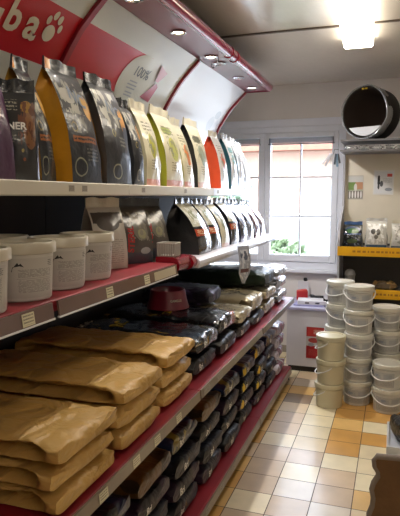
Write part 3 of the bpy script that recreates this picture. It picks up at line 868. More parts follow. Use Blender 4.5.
# ribbed basket
bk = thing('basket', 'small white ribbed plastic basket beside the red end tray on middle shelf', 'basket', (-1.03, 2.50, 1.2625))
bm = bmesh.new()
box(bm, -.045, .045, -.035, .035, 0, .004)
bplas = mat('basket_plastic', '#a39f96', .4); link('base', bm, bplas, bk)
link('rim', tube([(-.045, -.035, .062), (.045, -.035, .062), (.045, .035, .062), (-.045, .035, .062), (-.045, -.035, .062)], .004, 6), bplas, bk)
bm = bmesh.new()
for i in range(8):
    x = -.043+.086*i/7
    for y in (-.035, .035): box(bm, x-.003, x+.003, y-.002, y+.002, .004, .062)
for i in range(6):
    y = -.033+.066*i/5
    for x in (-.045, .045): box(bm, x-.002, x+.002, y-.003, y+.003, .004, .062)
link('ribs', bm, bplas, bk)

# hanging leaflet
lf = thing('leaflet', 'shiny silver leaflet hanging from the white middle shelf edge', 'leaflet', (-.890, 3.37, 1.243), R(-25))
bm = bmesh.new(); uvl = bm.loops.layers.uv.verify()
nn, mm_ = 8, 14
g = []
for i in range(mm_+1):
    t = i/mm_; wd = .055*(1-.75*max(0, t-.72)/.28)
    g.append([bm.verts.new((.012*math.sin(t*4)+.01*math.cos((j/nn-.5)*3), -wd+2*wd*j/nn+.02*t, -.24*t)) for j in range(nn+1)])
for i in range(mm_):
    for j in range(nn):
        f = bm.faces.new((g[i][j], g[i][j+1], g[i+1][j+1], g[i+1][j]))
        for l, (a, c) in zip(f.loops, ((i, j), (i, j+1), (i+1, j+1), (i+1, j))): l[uvl].uv = (c/nn, 1-a/mm_)
solidify(bm, .002)
link('sheet', bm, printed('leaflet_print', '#9aa0ae', [('ell', .5, .75, .4, .12, '#5b6272'), ('blob', .05, .95, .1, .9, '#c8ccd6', 5, .52), ('rect', .1, .9, .3, .4, '#6a4a4c')], .2, .6, metal=.3, bump=.3), lf, smooth=60)
link('hook', tube([(.003, 0, -.004), (-.004, 0, .003), (-.03, 0, .003), (-.055, 0, -.003)], .002, 6), M['chrome'], lf)

# ------------------------------------------------------------------ big sacks
def sack_body(L, Wd, T, seed, gus=.035, wr=.006, endt=.62, flat=.5):
    nu, nr = 46, 44
    bm = bmesh.new(); uvl = bm.loops.layers.uv.verify()
    rnd = random.Random(seed)
    ph = rnd.uniform(0, 50)
    rings = []
    us = [-1+2*i/nu for i in range(nu+1)]
    for iu, u in enumerate(us):
        au = abs(u)
        tz = 1-(1-endt)*au**4
        if au > .93: tz *= 1-.10*((au-.93)/.07)**2
        sy = 1-.045*au**3
        ring = []
        for k in range(nr):
            a = 2*PI*k/nr
            cx, sx_ = math.cos(a), math.sin(a)
            y = Wd/2*math.copysign(abs(cx)**.42, cx)*sy
            z = math.copysign(abs(sx_)**.62, sx_)
            if abs(cx) > .5:
                gm = (1-sstep(.74, .93, u))*(1-sstep(.80, 1, -u))
                y -= math.copysign(1, cx)*gus*gm*max(0, 1-abs(z)*1.15)
            dome = 1-.14*(2*y/Wd)**2
            zz = z*T/2*tz*(dome if z > 0 else 1)
            n1 = noise.noise(Vector((u*4+ph, y*14, z*1.3)))
            n2 = noise.noise(Vector((u*13+ph, y*34, z*2.2+5)))
            n3 = 1-2.2*abs(noise.noise(Vector((u*6+ph, y*20+u*3, z*1.2+11))))
            zz += (wr*n1+wr*.5*n2+wr*.75*max(0, n3)*(.25+au**2))*(1 if z > 0 else .2)
            xx = u*L/2 + (.008*noise.noise(Vector((y*12, z*1.5, ph))) if au > .9 else 0)
            y += .006*noise.noise(Vector((u*5, z*2, ph+9)))
            ring.append((xx, y, zz))
        rings.append(ring)
    zmin = min(q[2] for r in rings for q in r)
    # sag: ends rest lower
    G_ = []
    for r, u in zip(rings, us):
        G_.append([bm.verts.new((x, y, z-zmin)) for x, y, z in r])
    for i in range(nu):
        for k in range(nr):
            f = bm.faces.new((G_[i][k], G_[i][(k+1) % nr], G_[i+1][(k+1) % nr], G_[i+1][k]))
            for l, (a, c) in zip(f.loops, ((i, k), (i, k+1), (i+1, k+1), (i+1, k))): l[uvl].uv = (a/nu, c/nr)
    for e in (0, nu):
        r = G_[e]
        c = bm.verts.new((sum(v.co.x for v in r)/nr + (.006 if e else -.006), sum(v.co.y for v in r)/nr, sum(v.co.z for v in r)/nr))
        inner = [bm.verts.new(c.co.lerp(v.co, .6)+Vector(((.005 if e else -.005), 0, 0))) for v in r]
        for k in range(nr):
            bm.faces.new((r[k], r[(k+1) % nr], inner[(k+1) % nr], inner[k]))
            bm.faces.new((inner[k], inner[(k+1) % nr], c))
    return bm
def sack(label, loc, L, Wd, T, seed, body, marks=None, rz=0, group=None, gus=.03, wr=.006, tilt=0, name='food_sack', endt=.66):
    root = thing(name, label, 'sack', loc, rz, group)
    root.rotation_euler.y = tilt
    b_ = link('body', sack_body(L, Wd, T, seed, gus, wr, endt), body, root, smooth=50)
    if marks:
        bvh = tree_of(b_)
        for mk in marks:
            kind = mk[0]
            if kind == 'text':
                _, tx, sz, yy, zz, mm, axis, rot = mk
                tb = text_bm(tx, sz, .0015)
            elif kind == 'dot':
                _, sz, asp, yy, zz, mm, axis, rot = mk
                tb = disc_bm(0, 0, sz, sz*asp, 16)
            for v in tb.verts:
                a, c = v.co.x, v.co.y
                v.co.x = yy+a*math.cos(rot)-c*math.sin(rot); v.co.y = zz+a*math.sin(rot)+c*math.cos(rot)
            press_on(tb, bvh, axis)
            if len(tb.faces): link('lettering' if kind == 'text' else 'printed_patch', tb, mm, root)
            else: tb.free()
    return root
def mat_of(o):
    return Matrix.Translation(o.location) @ o.rotation_euler.to_matrix().to_4x4()
def body_of(o):
    return next(c for c in o.children if c.name.startswith('body'))
def rest_on(lower, upper, gap=.0012):
    """set the upper sack down on the lower one"""
    def world_tree(o):
        m4 = mat_of(o); b_ = body_of(o)
        vs = [m4 @ v.co for v in b_.data.vertices]
        return vs, BVHTree.FromPolygons(vs, [list(p.vertices) for p in b_.data.polygons])
    upper.location.z = lower.location.z + .3
    lv_, lt = world_tree(lower); uv_, ut = world_tree(upper)
    best = 9
    for v in uv_:
        h = lt.ray_cast(v, Vector((0, 0, -1)))
        if h[0] is not None: best = min(best, v.z-h[0].z)
    for v in lv_:
        h = ut.ray_cast(v, Vector((0, 0, 1)))
        if h[0] is not None: best = min(best, h[0].z-v.z)
    upper.location.z -= best-gap
# kraft paper with fine creases
m, nt, b = new_mat('kraft_paper')
tc = nt.nodes.new('ShaderNodeTexCoord')
n1 = nt.nodes.new('ShaderNodeTexNoise'); n1.inputs['Scale'].default_value = 3.5; n1.inputs['Detail'].default_value = 6
rp = nt.nodes.new('ShaderNodeValToRGB'); rp.color_ramp.elements[0].position = .3; rp.color_ramp.elements[0].color = lin('#ae8843'); rp.color_ramp.elements[1].position = .7; rp.color_ramp.elements[1].color = lin('#cda661')
n2 = nt.nodes.new('ShaderNodeTexNoise'); n2.inputs['Scale'].default_value = 9; n2.inputs['Detail'].default_value = 4; n2.inputs['Distortion'].default_value = 1.2
vo = nt.nodes.new('ShaderNodeTexVoronoi'); vo.feature = 'DISTANCE_TO_EDGE'; vo.inputs['Scale'].default_value = 7; vo.inputs['Randomness'].default_value = 1
mn = nt.nodes.new('ShaderNodeMath'); mn.operation = 'MINIMUM'; mn.inputs[1].default_value = .12
ad = nt.nodes.new('ShaderNodeMath'); ad.operation = 'MULTIPLY_ADD'; ad.inputs[1].default_value = 1.6
bp = nt.nodes.new('ShaderNodeBump'); bp.inputs['Strength'].default_value = .8; bp.inputs['Distance'].default_value = .022
for a_, c_ in ((tc.outputs['Object'], n1.inputs['Vector']), (tc.outputs['Object'], n2.inputs['Vector']), (tc.outputs['Object'], vo.inputs['Vector'])): nt.links.new(a_, c_)
nt.links.new(n1.outputs['Fac'], rp.inputs[0]); nt.links.new(rp.outputs[0], b.inputs['Base Color'])
nt.links.new(vo.outputs['Distance'], mn.inputs[0]); nt.links.new(mn.outputs[0], ad.inputs[0]); nt.links.new(n2.outputs['Fac'], ad.inputs[2])
nt.links.new(ad.outputs[0], bp.inputs['Height']); nt.links.new(bp.outputs[0], b.inputs['Normal'])
b.inputs['Roughness'].default_value = .42
M['kraft'] = m
ZL = .7125
piles = [(1.315, .064, 'nearest pile on the lower shelf'), (1.70, .072, 'middle kraft pile on the lower shelf'), (2.085, .075, 'kraft pile against the black sacks, lower shelf')]
names = ['bottom', 'middle', 'top']
for i, (y, T, where) in enumerate(piles):
    low_ = None
    for k in range(3):
        ox = [0, -.006, .004][k]
        cur_ = sack(f'brown kraft paper sack, {names[k]} of the {where}', (-1.16+ox+[.028, .016, .004][i], y+[.004, -.004, 0][k], ZL+k*(T+.0005)), .67+.01*k, .342, T, 100+i*5+k, M['kraft'], None, [R(.6), R(-.7), R(.4)][k], 'brown kraft sacks on the lower shelf', gus=.085, wr=.008, endt=.74)
        if low_: rest_on(low_, cur_)
        low_ = cur_

# dark glossy sacks
def sackmat(nm, base, blob, blob2, scale=5, thr=.6, rough=.44, coat=.12, metal=0, bump=.8, bscale=9, thr2=.62):
    m, nt, b = new_mat(nm)
    tc = nt.nodes.new('ShaderNodeTexCoord')
    mp = nt.nodes.new('ShaderNodeMapping'); mp.inputs['Scale'].default_value = (1, 2.2, 1)
    nt.links.new(tc.outputs['Object'], mp.inputs['Vector'])
    cur = None
    for k, (c, sc, th, w4) in enumerate(((blob, scale, thr, .3), (blob2, scale*2.6, thr2, 7.7))):
        n = nt.nodes.new('ShaderNodeTexNoise'); n.noise_dimensions = '4D'; n.inputs['W'].default_value = w4; n.inputs['Scale'].default_value = sc; n.inputs['Detail'].default_value = 1.5
        nt.links.new(mp.outputs[0], n.inputs['Vector'])
        g = nt.nodes.new('ShaderNodeMath'); g.operation = 'GREATER_THAN'; g.inputs[1].default_value = th
        nt.links.new(n.outputs['Fac'], g.inputs[0])
        mx = nt.nodes.new('ShaderNodeMix'); mx.data_type = 'RGBA'; mx.inputs['B'].default_value = lin(c)
        nt.links.new(g.outputs[0], mx.inputs['Factor'])
        if cur is None: mx.inputs['A'].default_value = lin(base)
        else: nt.links.new(cur, mx.inputs['A'])
        cur = mx.outputs['Result']
    nt.links.new(cur, b.inputs['Base Color'])
    b.inputs['Roughness'].default_value = rough; b.inputs['Coat Weight'].default_value = coat; b.inputs['Coat Roughness'].default_value = .1; b.inputs['Metallic'].default_value = metal
    n = nt.nodes.new('ShaderNodeTexNoise'); n.inputs['Scale'].default_value = bscale; n.inputs['Detail'].default_value = 3; n.inputs['Distortion'].default_value = .8
    nt.links.new(tc.outputs['Object'], n.inputs['Vector'])
    bp = nt.nodes.new('ShaderNodeBump'); bp.inputs['Strength'].default_value = bump; bp.inputs['Distance'].default_value = .02
    nt.links.new(n.outputs['Fac'], bp.inputs['Height']); nt.links.new(bp.outputs[0], b.inputs['Normal']); nt.links.new(bp.outputs[0], b.inputs['Coat Normal'])
    return m
SM = {
    'night': sackmat('night_blue_sack_print', '#111218', '#1d2a48', '#7a6c2a', 3.2, .58, thr2=.66, rough=.3, coat=.5),
    'plum': sackmat('plum_black_sack_print', '#17121a', '#2c1a2c', '#6a4a2a', 3.6, .58, thr2=.68),
    'black': sackmat('black_sack_print', '#101114', '#161a28', '#5e4a22', 5, .58, thr2=.70),
    'gold': sackmat('black_gold_sack_print', '#10151c', '#16263a', '#a8862e', 5, .58, thr2=.66, rough=.2, coat=1, bump=1.0, bscale=7),
    'band': sackmat('black_orange_sack_print', '#12151a', '#a85a1e', '#7a6426', 2.6, .60, thr2=.68, rough=.22, coat=.9, bump=1.0, bscale=7),
    'beige': sackmat('beige_sack_print', '#a89c80', '#c2b89c', '#6c6048', 4, .56, rough=.2, metal=.25, thr2=.67),
    'green': sackmat('green_black_sack_print', '#1b2a1c', '#10141c', '#2d4a66', 2.5, .52, thr2=.66),
    'silver': sackmat('silver_sack_print', '#a9a9a8', '#d0d0d4', '#56606a', 5, .55, rough=.18, metal=.5, thr2=.64),
    'purple': sackmat('purple_sack_print', '#2a1c3c', '#1a1424', '#5a4878', 4, .55),
    'amber': sackmat('amber_sack_print', '#5a3c14', '#2a1e10', '#8a6420', 3, .56, rough=.4, coat=.3),
    'pink': sackmat('white_pink_sack_print', '#cfc6ce', '#8a4a62', '#3c4458', 5, .60, rough=.28, coat=.5, thr2=.63),
}
iw, iy = M['inkwhite'], M['inkyellow']
def end_marks(T, seed, yellow=False, sz=.042):
    r_ = random.Random(seed)
    mk = [('text', 'Bri', sz, -.06+r_.uniform(-.02, .02), T*.48, iw, 'x', R(r_.uniform(-8, 8)))]
    if yellow: mk.append(('dot', T*.36, 1.0, -.13, T*.52, iy, 'x', 0))
    return mk
LW = [  # y, list of (kind, T), width
    (2.475, [('black', .095), ('gold', .10)], .36, 'pile next to the kraft sacks'),
    (2.845, [('black', .10), ('band', .105)], .36, 'pile under the red bowl'),
    (3.20, [('black', .08), ('beige', .085)], .335, 'pile just beyond the red bowl'),
    (3.55, [('black', .08), ('beige', .12)], .345, 'pile before the tall green topped one'),
    (3.93, [('beige', .10), ('beige', .085), ('green', .125)], .385, 'tall pile under the shelf end'),
    (4.36, [('silver', .10), ('silver', .09), ('silver', .085)], .40, 'window end pile'),
]
words_ = {'black': 'glossy black', 'gold': 'glossy black gold lettered', 'band': 'black orange banded', 'beige': 'shiny beige', 'green': 'dark green and black', 'silver': 'crumpled silver'}
sd = 200
pile_top = {}
for pi, (y, ly, Wd, where) in enumerate(LW):
    z = ZL
    for k, (kd, T) in enumerate(ly):
        sd += 1
        pos = 'top' if k == len(ly)-1 else ('bottom' if k == 0 else 'middle')
        mk = end_marks(T, sd, False) if kd in ('black', 'gold', 'band') else None
        if kd == 'gold':
            mk += [('text', 'RC', .10, -.02, .12, M['inkyellow'], 'z', R(10)), ('text', 'OGO', .06, -.06, .30, M['inkcream'], 'z', 0)]
        if kd == 'band':
            mk += [('text', '200', .07, -.07, -.02, M['inkyellow'], 'z', R(8))]
        cur_ = sack(f'{words_[kd]} sack, {pos} of the {where}, lower shelf', (-1.165+.01*((k+pi) % 2), y, z), .66, Wd-.016, T, sd, SM[kd], mk, R(random.uniform(-.8, .8)), 'glossy sacks on the lower shelf', gus=.012, wr=.009, endt=.7)
        if k: rest_on(low_, cur_)
        low_ = cur_
    pile_top[pi] = cur_
# purple bag and bowl on the low shelf piles
pur = sack('purple sack lying on the beige sack under the white middle shelf', (-1.23, 3.20, ZL+.169), .42, .30, .11, 300, SM['purple'], None, R(3), None, gus=.01, wr=.008)
rest_on(pile_top[2], pur)
bw = thing('pet_bowl', 'maroon plastic pet bowl standing on the black orange banded sack', 'bowl', (-1.185, 2.86, ZL+.2075))
link('body', lathe([(0, .03), (.06, .028), (.078, .05), (.086, .098), (.092, .103), (.097, .098), (.105, .05), (.118, .006), (.118, 0), (.11, 0), (.10, .02), (0, .02)], 44), mat('maroon_plastic', '#7e1f33', .3, coat=.3), bw, smooth=35)
bm = text_bm('GAMELLE', .017, .0004)
for v in bm.verts:
    a = R(-42)+v.co.x/.108; z = .05+v.co.y; rr = .105+(.05-z)*.29+.001
    v.co = (rr*math.cos(a), rr*math.sin(a), z)
link('lettering', bm, M['inkcream'], bw)
tb_ = tree_of(body_of(pile_top[1])); pt_ = pile_top[1]; mi_ = mat_of(pt_).inverted()
hz = []
for k in range(36):
    for q in (.11, .118):
        o_ = mi_ @ Vector((bw.location.x+q*math.cos(k/36*2*PI), bw.location.y+q*math.sin(k/36*2*PI), 3))
        h_ = tb_.ray_cast(o_, Vector((0, 0, -1)))
        if h_[0] is not None: hz.append((mat_of(pt_) @ h_[0]).z)
bw.location.z = max(hz)+.001

# base deck piles
BW = [(1.515, 'black'), (1.88, 'black'), (2.245, 'black'), (2.61, 'black'), (2.975, 'black'), (3.34, 'black'), (3.705, 'black'), (4.055, 'black'), (4.40, 'pink')]
ZB = .1205
for pi, (y, kd0) in enumerate(BW):
    n = 4
    z = ZB
    for k in range(n):
        sd += 1
        T = .098
        kd = kd0
        if pi == 3 and k == 3: kd = 'amber'
        if pi == 1 and k == 3: kd = 'amber'
        if kd == 'black' and k == 3: kd = 'night'
        elif kd == 'black' and (pi+k) % 3 == 0: kd = 'plum'
        yellow = pi in (5, 6) and k >= 1
        mk = end_marks(T, sd, yellow) if kd in ('black', 'night', 'plum') else None
        col = {'black': 'glossy black', 'night': 'dark blue printed', 'plum': 'plum black', 'amber': 'amber brown', 'pink': 'white and pink'}[kd]
        lev = ['bottom', 'second from the bottom', 'third from the bottom', 'top'][k]
        fromw = 'window end pile' if pi == 8 else f'{ordinal(9-pi)} pile from the window end'
        cur_ = sack(f'{col} sack, {lev}, {fromw}, base shelf', (-1.165-.012*((k*7+pi*3) % 4)/2, y, z), .66, .332, T, sd, SM[kd], mk, R(random.uniform(-.8, .8)), 'sacks on the base shelf', gus=.012, wr=.009, endt=.72)
        if k: rest_on(low_, cur_)
        low_ = cur_

# ------------------------------------------------------------------ buckets
bplast = mat('bucket_plastic', '#cbcac4', .35, coat=.15, vary=.04)
bplain = mat('plain_bucket_plastic', '#c6bfa2', .38, coat=.1, vary=.04)
blid = mat('bucket_lid_plastic', '#d6d4c8', .35, coat=.15, vary=.04)
bhandle = mat('bucket_handle', '#d4d4d2', .35)
blabel = printed('bucket_label_print', '#a9aaa8', [('rect', .04, .96, .05, .95, '#b4b4b0'), ('lines', .08, .5, .55, .9, '#8d9096', 16), ('lines', .08, .92, .1, .5, '#8f9094', 22), ('rect', .6, .92, .58, .9, '#a4a6a8'), ('ell', .3, .75, .10, .09, '#9095a0')], .45, .1, bump=0)
BR, BH, BP = .100, .172, .179
def make_bucket(plain):
    root = thing('bucket', 'x', 'bucket', (0, 0, 0), 0, 'white lidded buckets on the tiled floor')
    link('body', lathe([(0, 0), (BR-.010, 0), (BR-.006, .004), (BR, BH-.04), (BR+.004, BH-.038), (BR+.004, BH-.032), (BR, BH-.03), (BR, BH-.01), (0, BH-.01)], 44), bplain if plain else bplast, root, smooth=35)
    link('lid', lathe([(0, BH), (BR-.012, BH), (BR-.009, BH+.006), (BR+.005, BH+.006), (BR+.008, BH+.003), (BR+.008, BH-.022), (BR+.002, BH-.024), (BR+.001, BH-.006), (0, BH-.006)], 44), bplain if plain else blid, root, smooth=35)
    if not plain:
        link('paper_label', label_sheet(BR-.0052, BR-.0006, .02, BH-.05, R(-150), R(-40)), blabel, root, smooth=60)
    pts = []
    for k in range(25):
        a = R(-180+180*k/24); q = math.sin(PI*k/24)
        pts.append(((BR+.0125)*math.cos(a), (BR+.0125)*math.sin(a), BH-.035-.068*q**.8))
    link('handle', tube(pts, .0042, 8), bhandle, root, smooth=60)
    for s in (-1, 1):
        link('handle_boss', tube([(s*(BR-.001), 0, BH-.035), (s*(BR+.014), 0, BH-.035)], .011, 14), bplast if not plain else bplain, root, smooth=40)
    return root
bk0, bk1 = make_bucket(False), make_bucket(True)
STK = [((-.415, 4.135), 3, 1, 'plain cream stack of three next to the white counter', [-95, -80, -100]),
       ((-.228, 4.262), 5, 0, 'tall front stack of five', [8, -6, 12, 20, 4]),
       ((-.385, 4.452), 5, 0, 'tall stack behind the plain cream buckets', [-38, 15, -5, 20, 0]),
       ((-.03, 4.452), 4, 0, 'stack of four behind the short stack', [10, 5, 18, 0]),
       ((-.008, 4.165), 2, 0, 'short stack of two', [-22, 12])]
first = {0: True, 1: True}
lv = {2: ['bottom', 'top'], 3: ['bottom', 'middle', 'top'], 4: ['bottom', 'second', 'third', 'top'], 5: ['bottom', 'second', 'third', 'fourth', 'top']}
for si, ((x, y), n, pln, wh, rots) in enumerate(STK):
    for k in range(n):
        src = bk1 if pln else bk0
        if first[pln]: o = src; first[pln] = False
        else: o = copy_tree(src)
        o.location = (x+.003*((k*5+si) % 3-1), y+.003*((k*3+si) % 3-1), k*BP)
        o.rotation_euler.z = R(rots[len(rots)-1-k] if si != 2 else rots[n-1-k])
        o['label'] = f'white lidded bucket, {lv[n][k]}{" up" if lv[n][k] in ("second", "third", "fourth") else ""} in the {wh}' if not pln else f'cream lidded bucket, {lv[n][k]} of the {wh}'

# ------------------------------------------------------------------ low counter at the back
ct = thing('counter', 'low pale grey counter cabinet at the end of the shelving', 'cabinet', (0, 0, 0))
cm = mat('counter_laminate', '#cdcacd', .45, vary=.04)
link('carcass', bx(-.875, -.475, 4.86, 5.42, .05, .555, .004), cm, ct)
link('plinth', bx(-.86, -.49, 4.88, 5.4, 0, .05), M['darksteel'], ct)
link('worktop', bx(-.885, -.465, 4.845, 5.43, .5555, .58, .004), mat('counter_top', '#a9a6c0', .4, vary=.04), ct)
def sign(y, x0, x1, z0, z1, m):
    bm = bmesh.new(); uvl = bm.loops.layers.uv.verify()
    f = bm.faces.new([bm.verts.new(q) for q in ((x0, y, z0), (x1, y, z0), (x1, y, z1), (x0, y, z1))])
    for l, q in zip(f.loops, ((0, 0), (1, 0), (1, 1), (0, 1))): l[uvl].uv = q
    solidify(bm, .0015)
    return bm
redsign = printed('red_notice_print', '#9c1f22', [('rect', .05, .95, .72, .98, '#b0322c'), ('lines', .3, .9, .78, .92, '#d9c9b8', 60), ('rect', 0, 1, .40, .70, '#b9b4ae'), ('ell', .3, .58, .22, .08, '#9c3a34'), ('ell', .2, .44, .12, .06, '#8f8c92'), ('lines', .1, .9, .1, .3, '#b55048', 30)], .4, .2, bump=0)
nt_ = thing('notice', 'red and white notice on the front of the low counter', 'notice', (0, 0, 0))
link('sheet', sign(4.8578, -.70, -.49, .13, .41, redsign), redsign, nt_)
# clutter on the counter
pap = mat('paper_white', '#d4d2d6', .6, vary=.04)
ZW = .5805
for i, (dx, dyy, sz, lb, hx) in enumerate(((-.70, 5.02, (.13, .10), 'thin lavender folder lying under the paper pad on the counter', '#9a9ac4'), (-.68, 5.02, (.125, .085), 'white paper pad with black marks on the low counter', '#d2d0d4'))):
    o = thing(['folder', 'paper_pad'][i], lb, ['folder', 'paper'][i], (dx, dyy, ZW+.011*i), R(6*i))
    hgt = .010 if i == 0 else .034
    link('sheets', bx(-sz[0], sz[0], -sz[1], sz[1], 0, hgt, .002), mat('sheet_paper', hx, .6), o)
    if i == 1:
        for q in (-.04, .05):
            link('black_mark', bx(q-.018, q+.018, -.0862, -.0852, .010, .022), M['ink'], o)
rb = thing('red_box', 'small red carton on the back of the low counter beside the shelf', 'box', (-.80, 5.22, ZW), R(12))
link('body', bx(-.05, .05, -.04, .04, 0, .085, .003), mat('red_card', '#b8282e', .45), rb)
link('flap', prism([(-.05, .0855), (.05, .0855), (.04, .1)], 'y', -.039, .039), mat('red_card_flap', '#c4453c', .45), rb)
bt = thing('hand_torch', 'black torch lying on the low counter behind the paper pad', 'torch', (-.64, 5.24, ZW+.028), R(100))
link('barrel', tube([(0, -.09, 0), (0, .04, 0)], .017, 16), M['ink'], bt, smooth=40)
link('head', tube([(0, .0405, 0), (0, .06, 0), (0, .085, 0)], [.018, .027, .028], 16), mat('torch_black', '#26262a', .3), bt, smooth=40)
ps = thing('price_label_gun', 'black and white label gun on the counter edge beside the buckets', 'label gun', (-.525, 4.98, ZW), R(-20))
bm = bx(-.05, .05, -.016, .016, .03, .075, .008); link('body', bm, M['ink'], ps)
link('grip', prism([(.01, 0), (.045, 0), (.05, .034), (.0, .034)], 'y', -.012, .012), M['white'], ps)
link('roll', tube([(-.02, -.02, .085), (-.02, .02, .085)], .024, 16), pap, ps, smooth=40)
wp = thing('paper_card', 'white paper card standing against the back wall on the counter', 'paper', (-.84, 5.40, ZW), 0)
bm = bx(-.03, .075, -.003, .0, 0, .15); link('sheet', bm, pap, wp); wp.rotation_euler.x = R(-3)
kn = thing('wall_valve', 'small dark knob on a thin pipe against the back wall under the window', 'valve', (-.80, YB-.03, .0))
link('pipe', tube([(0, 0, .581), (0, 0, .735)], .006, 10), mat('pipe_grey', '#8f8c8a', .4), kn)
link('knob', lathe([(0, -.018), (.016, -.016), (.02, 0), (.016, .016), (0, .018)], 18), M['ink'], kn, smooth=40, loc=(0, 0, .745))
link('pipe_clip', bx(-.01, .01, 0, .029, .66, .672), M['white'], kn)

# ------------------------------------------------------------------ display rack on the right
rk = thing('display_rack', 'grey display rack with beige back panel and yellow shelf edges beside the window', 'display rack', (0, 0, 0))
RX0, RX1, RY0, RY1 = -.435, .62, 4.66, 5.02
rkg = mat('rack_grey', '#6d6c70', .5, vary=.05)
beige = mat('beige_panel', '#d6cebc', .6, vary=.05, bump=.03, bscale=80)
rkd = mat('rack_dark_back', '#4e4a46', .6, vary=.08)
yel = mat('yellow_strip', '#dba312', .4, vary=.05)
link('back_panel', bx(RX0+.018, RX1-.018, RY1-.02, RY1, 1.15, 1.90), beige, rk)
link('lower_back', bx(RX0+.018, RX1-.018, RY1-.02, RY1, .02, 1.148), rkd, rk)
for x in (RX0, RX1-.016):
    link('side_panel', prism([(RY0, 0), (RY1+.0, 0), (RY1, 1.90), (RY1-.045, 1.90), (RY1-.05, 1.46), (RY0+.05, 1.33), (RY0, 1.20)], 'x', x, x+.016), mat('rack_side', '#a8a7ad', .5, vary=.05), rk)
for z in (1.13, .79, .30):
    s = link('shelf', bx(RX0+.017, RX1-.017, RY0+.006, RY1-.021, z-.018, z), rkg, rk)
    if z > .4:
        st = link('price_strip', bx(RX0+.0, RX1, RY0-.008, RY0-.001, z-.062, z+.014, .002), yel, s)
        bm = bmesh.new()
        rr_ = random.Random(5)
        xx = RX0+.12
        while xx < RX1-.1:
            wv = rr_.uniform(.010, .03); box(bm, xx, xx+wv, RY0-.0092, RY0-.0085, z-.032, z-.016); xx += wv+rr_.uniform(.008, .016)
        link('printed_line', bm, mat('strip_ink', '#a06a1a', .5), st)
link('top_board', bx(RX0, RX1, RY0, RY1, 1.9005, 1.915), rkg, rk)
link('upper_board', bx(RX0-.0, RX1, RY0-.0, RY1, 1.982, 1.996), rkg, rk)
for x in (RX0, RX1-.016): link('post', bx(x, x+.016, RY1-.05, RY1, 1.9155, 1.9815), rkg, rk)
for i in range(5):
    x = -.355+.098*i
    o = thing('silver_packet', f'small crumpled silver packet lying under the round bed, {ordinal(i+1)} from the window', 'packet', (x, 4.74, 1.9155), R(random.uniform(-8, 8)), 'silver packets on the rack top')
    link('body', sack_body(.085, .06, .036, 400+i, .004, .005, .4), [silver, sp1][i % 2], o, smooth=50)
    link('seam', bx(-.050, -.0435, -.028, .028, .012, .015), silver, o)
# picture cards
def card(label, x0, x1, z0, z1, m, tilt=0):
    o = thing('picture_card', label, 'picture card', ((x0+x1)/2, RY1-.0225, (z0+z1)/2))
    o.rotation_euler.y = tilt
    w_, h_ = (x1-x0)/2, (z1-z0)/2
    link('print', sign(0, -w_, w_, -h_, h_, m), m, o)
    return o
c1 = printed('garden_picture_print', '#b9b4a8', [('rect', .04, .96, .04, .96, '#a8ad9a'), ('rect', .04, .96, .72, .96, '#c4c4c0'), ('rect', .04, .5, .4, .72, '#6f8a4a'), ('rect', .5, .96, .42, .72, '#b98a6a'), ('ell', .5, .5, .1, .16, '#d0ccc8'), ('rect', .04, .96, .04, .36, '#77736e'), ('ell', .14, .2, .05, .15, '#e0dedc'), ('ell', .32, .2, .05, .15, '#e0dedc'), ('ell', .5, .2, .05, .15, '#e0dedc'), ('ell', .68, .2, .05, .15, '#e0dedc'), ('ell', .86, .2, .05, .15, '#e0dedc')], .45, .2, bump=0)
c2 = printed('walker_picture_print', '#d8d6d2', [('rect', .05, .95, .05, .95, '#d0d2d4'), ('ell', .26, .72, .055, .07, '#26272b'), ('rect', .2, .32, .42, .68, '#26272b'), ('ell', .4, .45, .08, .12, '#4a4c50'), ('ell', .26, .34, .05, .12, '#3a3c40'), ('rect', .66, .9, .74, .86, '#c2453c'), ('ell', .75, .22, .18, .07, '#8a8f96'), ('lines', .45, .9, .5, .68, '#a9adb2', 26)], .45, .2, bump=0)
card('small picture card with green and white scene on the beige rack panel', -.395, -.265, 1.52, 1.725, c1)
card('white card showing a dark walking figure on the beige rack panel', -.185, -.02, 1.56, 1.765, c2, R(1))
# goods on the yellow shelf
dg = printed('dark_bag_print', '#232a30', [('ell', .5, .78, .42, .14, '#3c4f6e'), ('ell', .5, .72, .34, .12, '#3f6a3c'), ('rect', .03, .97, .56, .62, '#3f5a86'), ('blob', .05, .95, .1, .55, '#77808a', 5, .56), ('ell', .5, .28, .3, .1, '#4a5a3c')], .22, .7, bump=.5, bscale=18)
pouch('dark blue and green bag at the window end of the yellow edged shelf', (-.326, 4.80, 1.1305), .150, .10, .185, 61, dg, blackf, mat('blue_seal', '#3a5a8a', .3, coat=.5), R(-92), 'bags on the yellow edged shelf', sealh=.025)
cl_ = printed('clear_bag_print', '#b9b8b0', [('rect', 0, 1, 0, .12, '#35506a'), ('blob', .1, .9, .15, .9, '#dcdcd8', 6, .5), ('ell', .35, .62, .12, .1, '#4a4844'), ('ell', .6, .6, .1, .12, '#5a5650'), ('ell', .5, .42, .1, .08, '#6a665e')], .15, .8, bump=.7, bscale=22)
pouch('clear bag with white and black contents beside the dark blue bag', (-.14, 4.79, 1.1305), .165, .09, .215, 62, cl_, mat('clear_foil', '#c9c9c6', .15, coat=.8, bump=.7, bscale=22), mat('clear_seal', '#d0d0ce', .15, coat=.8, bump=.6), R(-90), 'bags on the yellow edged shelf', sealh=.025)
pouch('pale clear bag beyond the black and white one at the frame edge', (.06, 4.79, 1.1305), .17, .09, .20, 63, printed('pale_bag_print', '#bcbab2', [('blob', .1, .9, .15, .9, '#8f8d86', 6, .55), ('rect', 0, 1, 0, .1, '#4a5a6a')], .18, .7, bump=.6, bscale=22), cream_side, seal_cream, R(-90), 'bags on the yellow edged shelf', sealh=.025)
cup = thing('plastic_cup', 'frosted white plastic cup on the lower yellow edged shelf', 'cup', (-.34, 4.80, .7905))
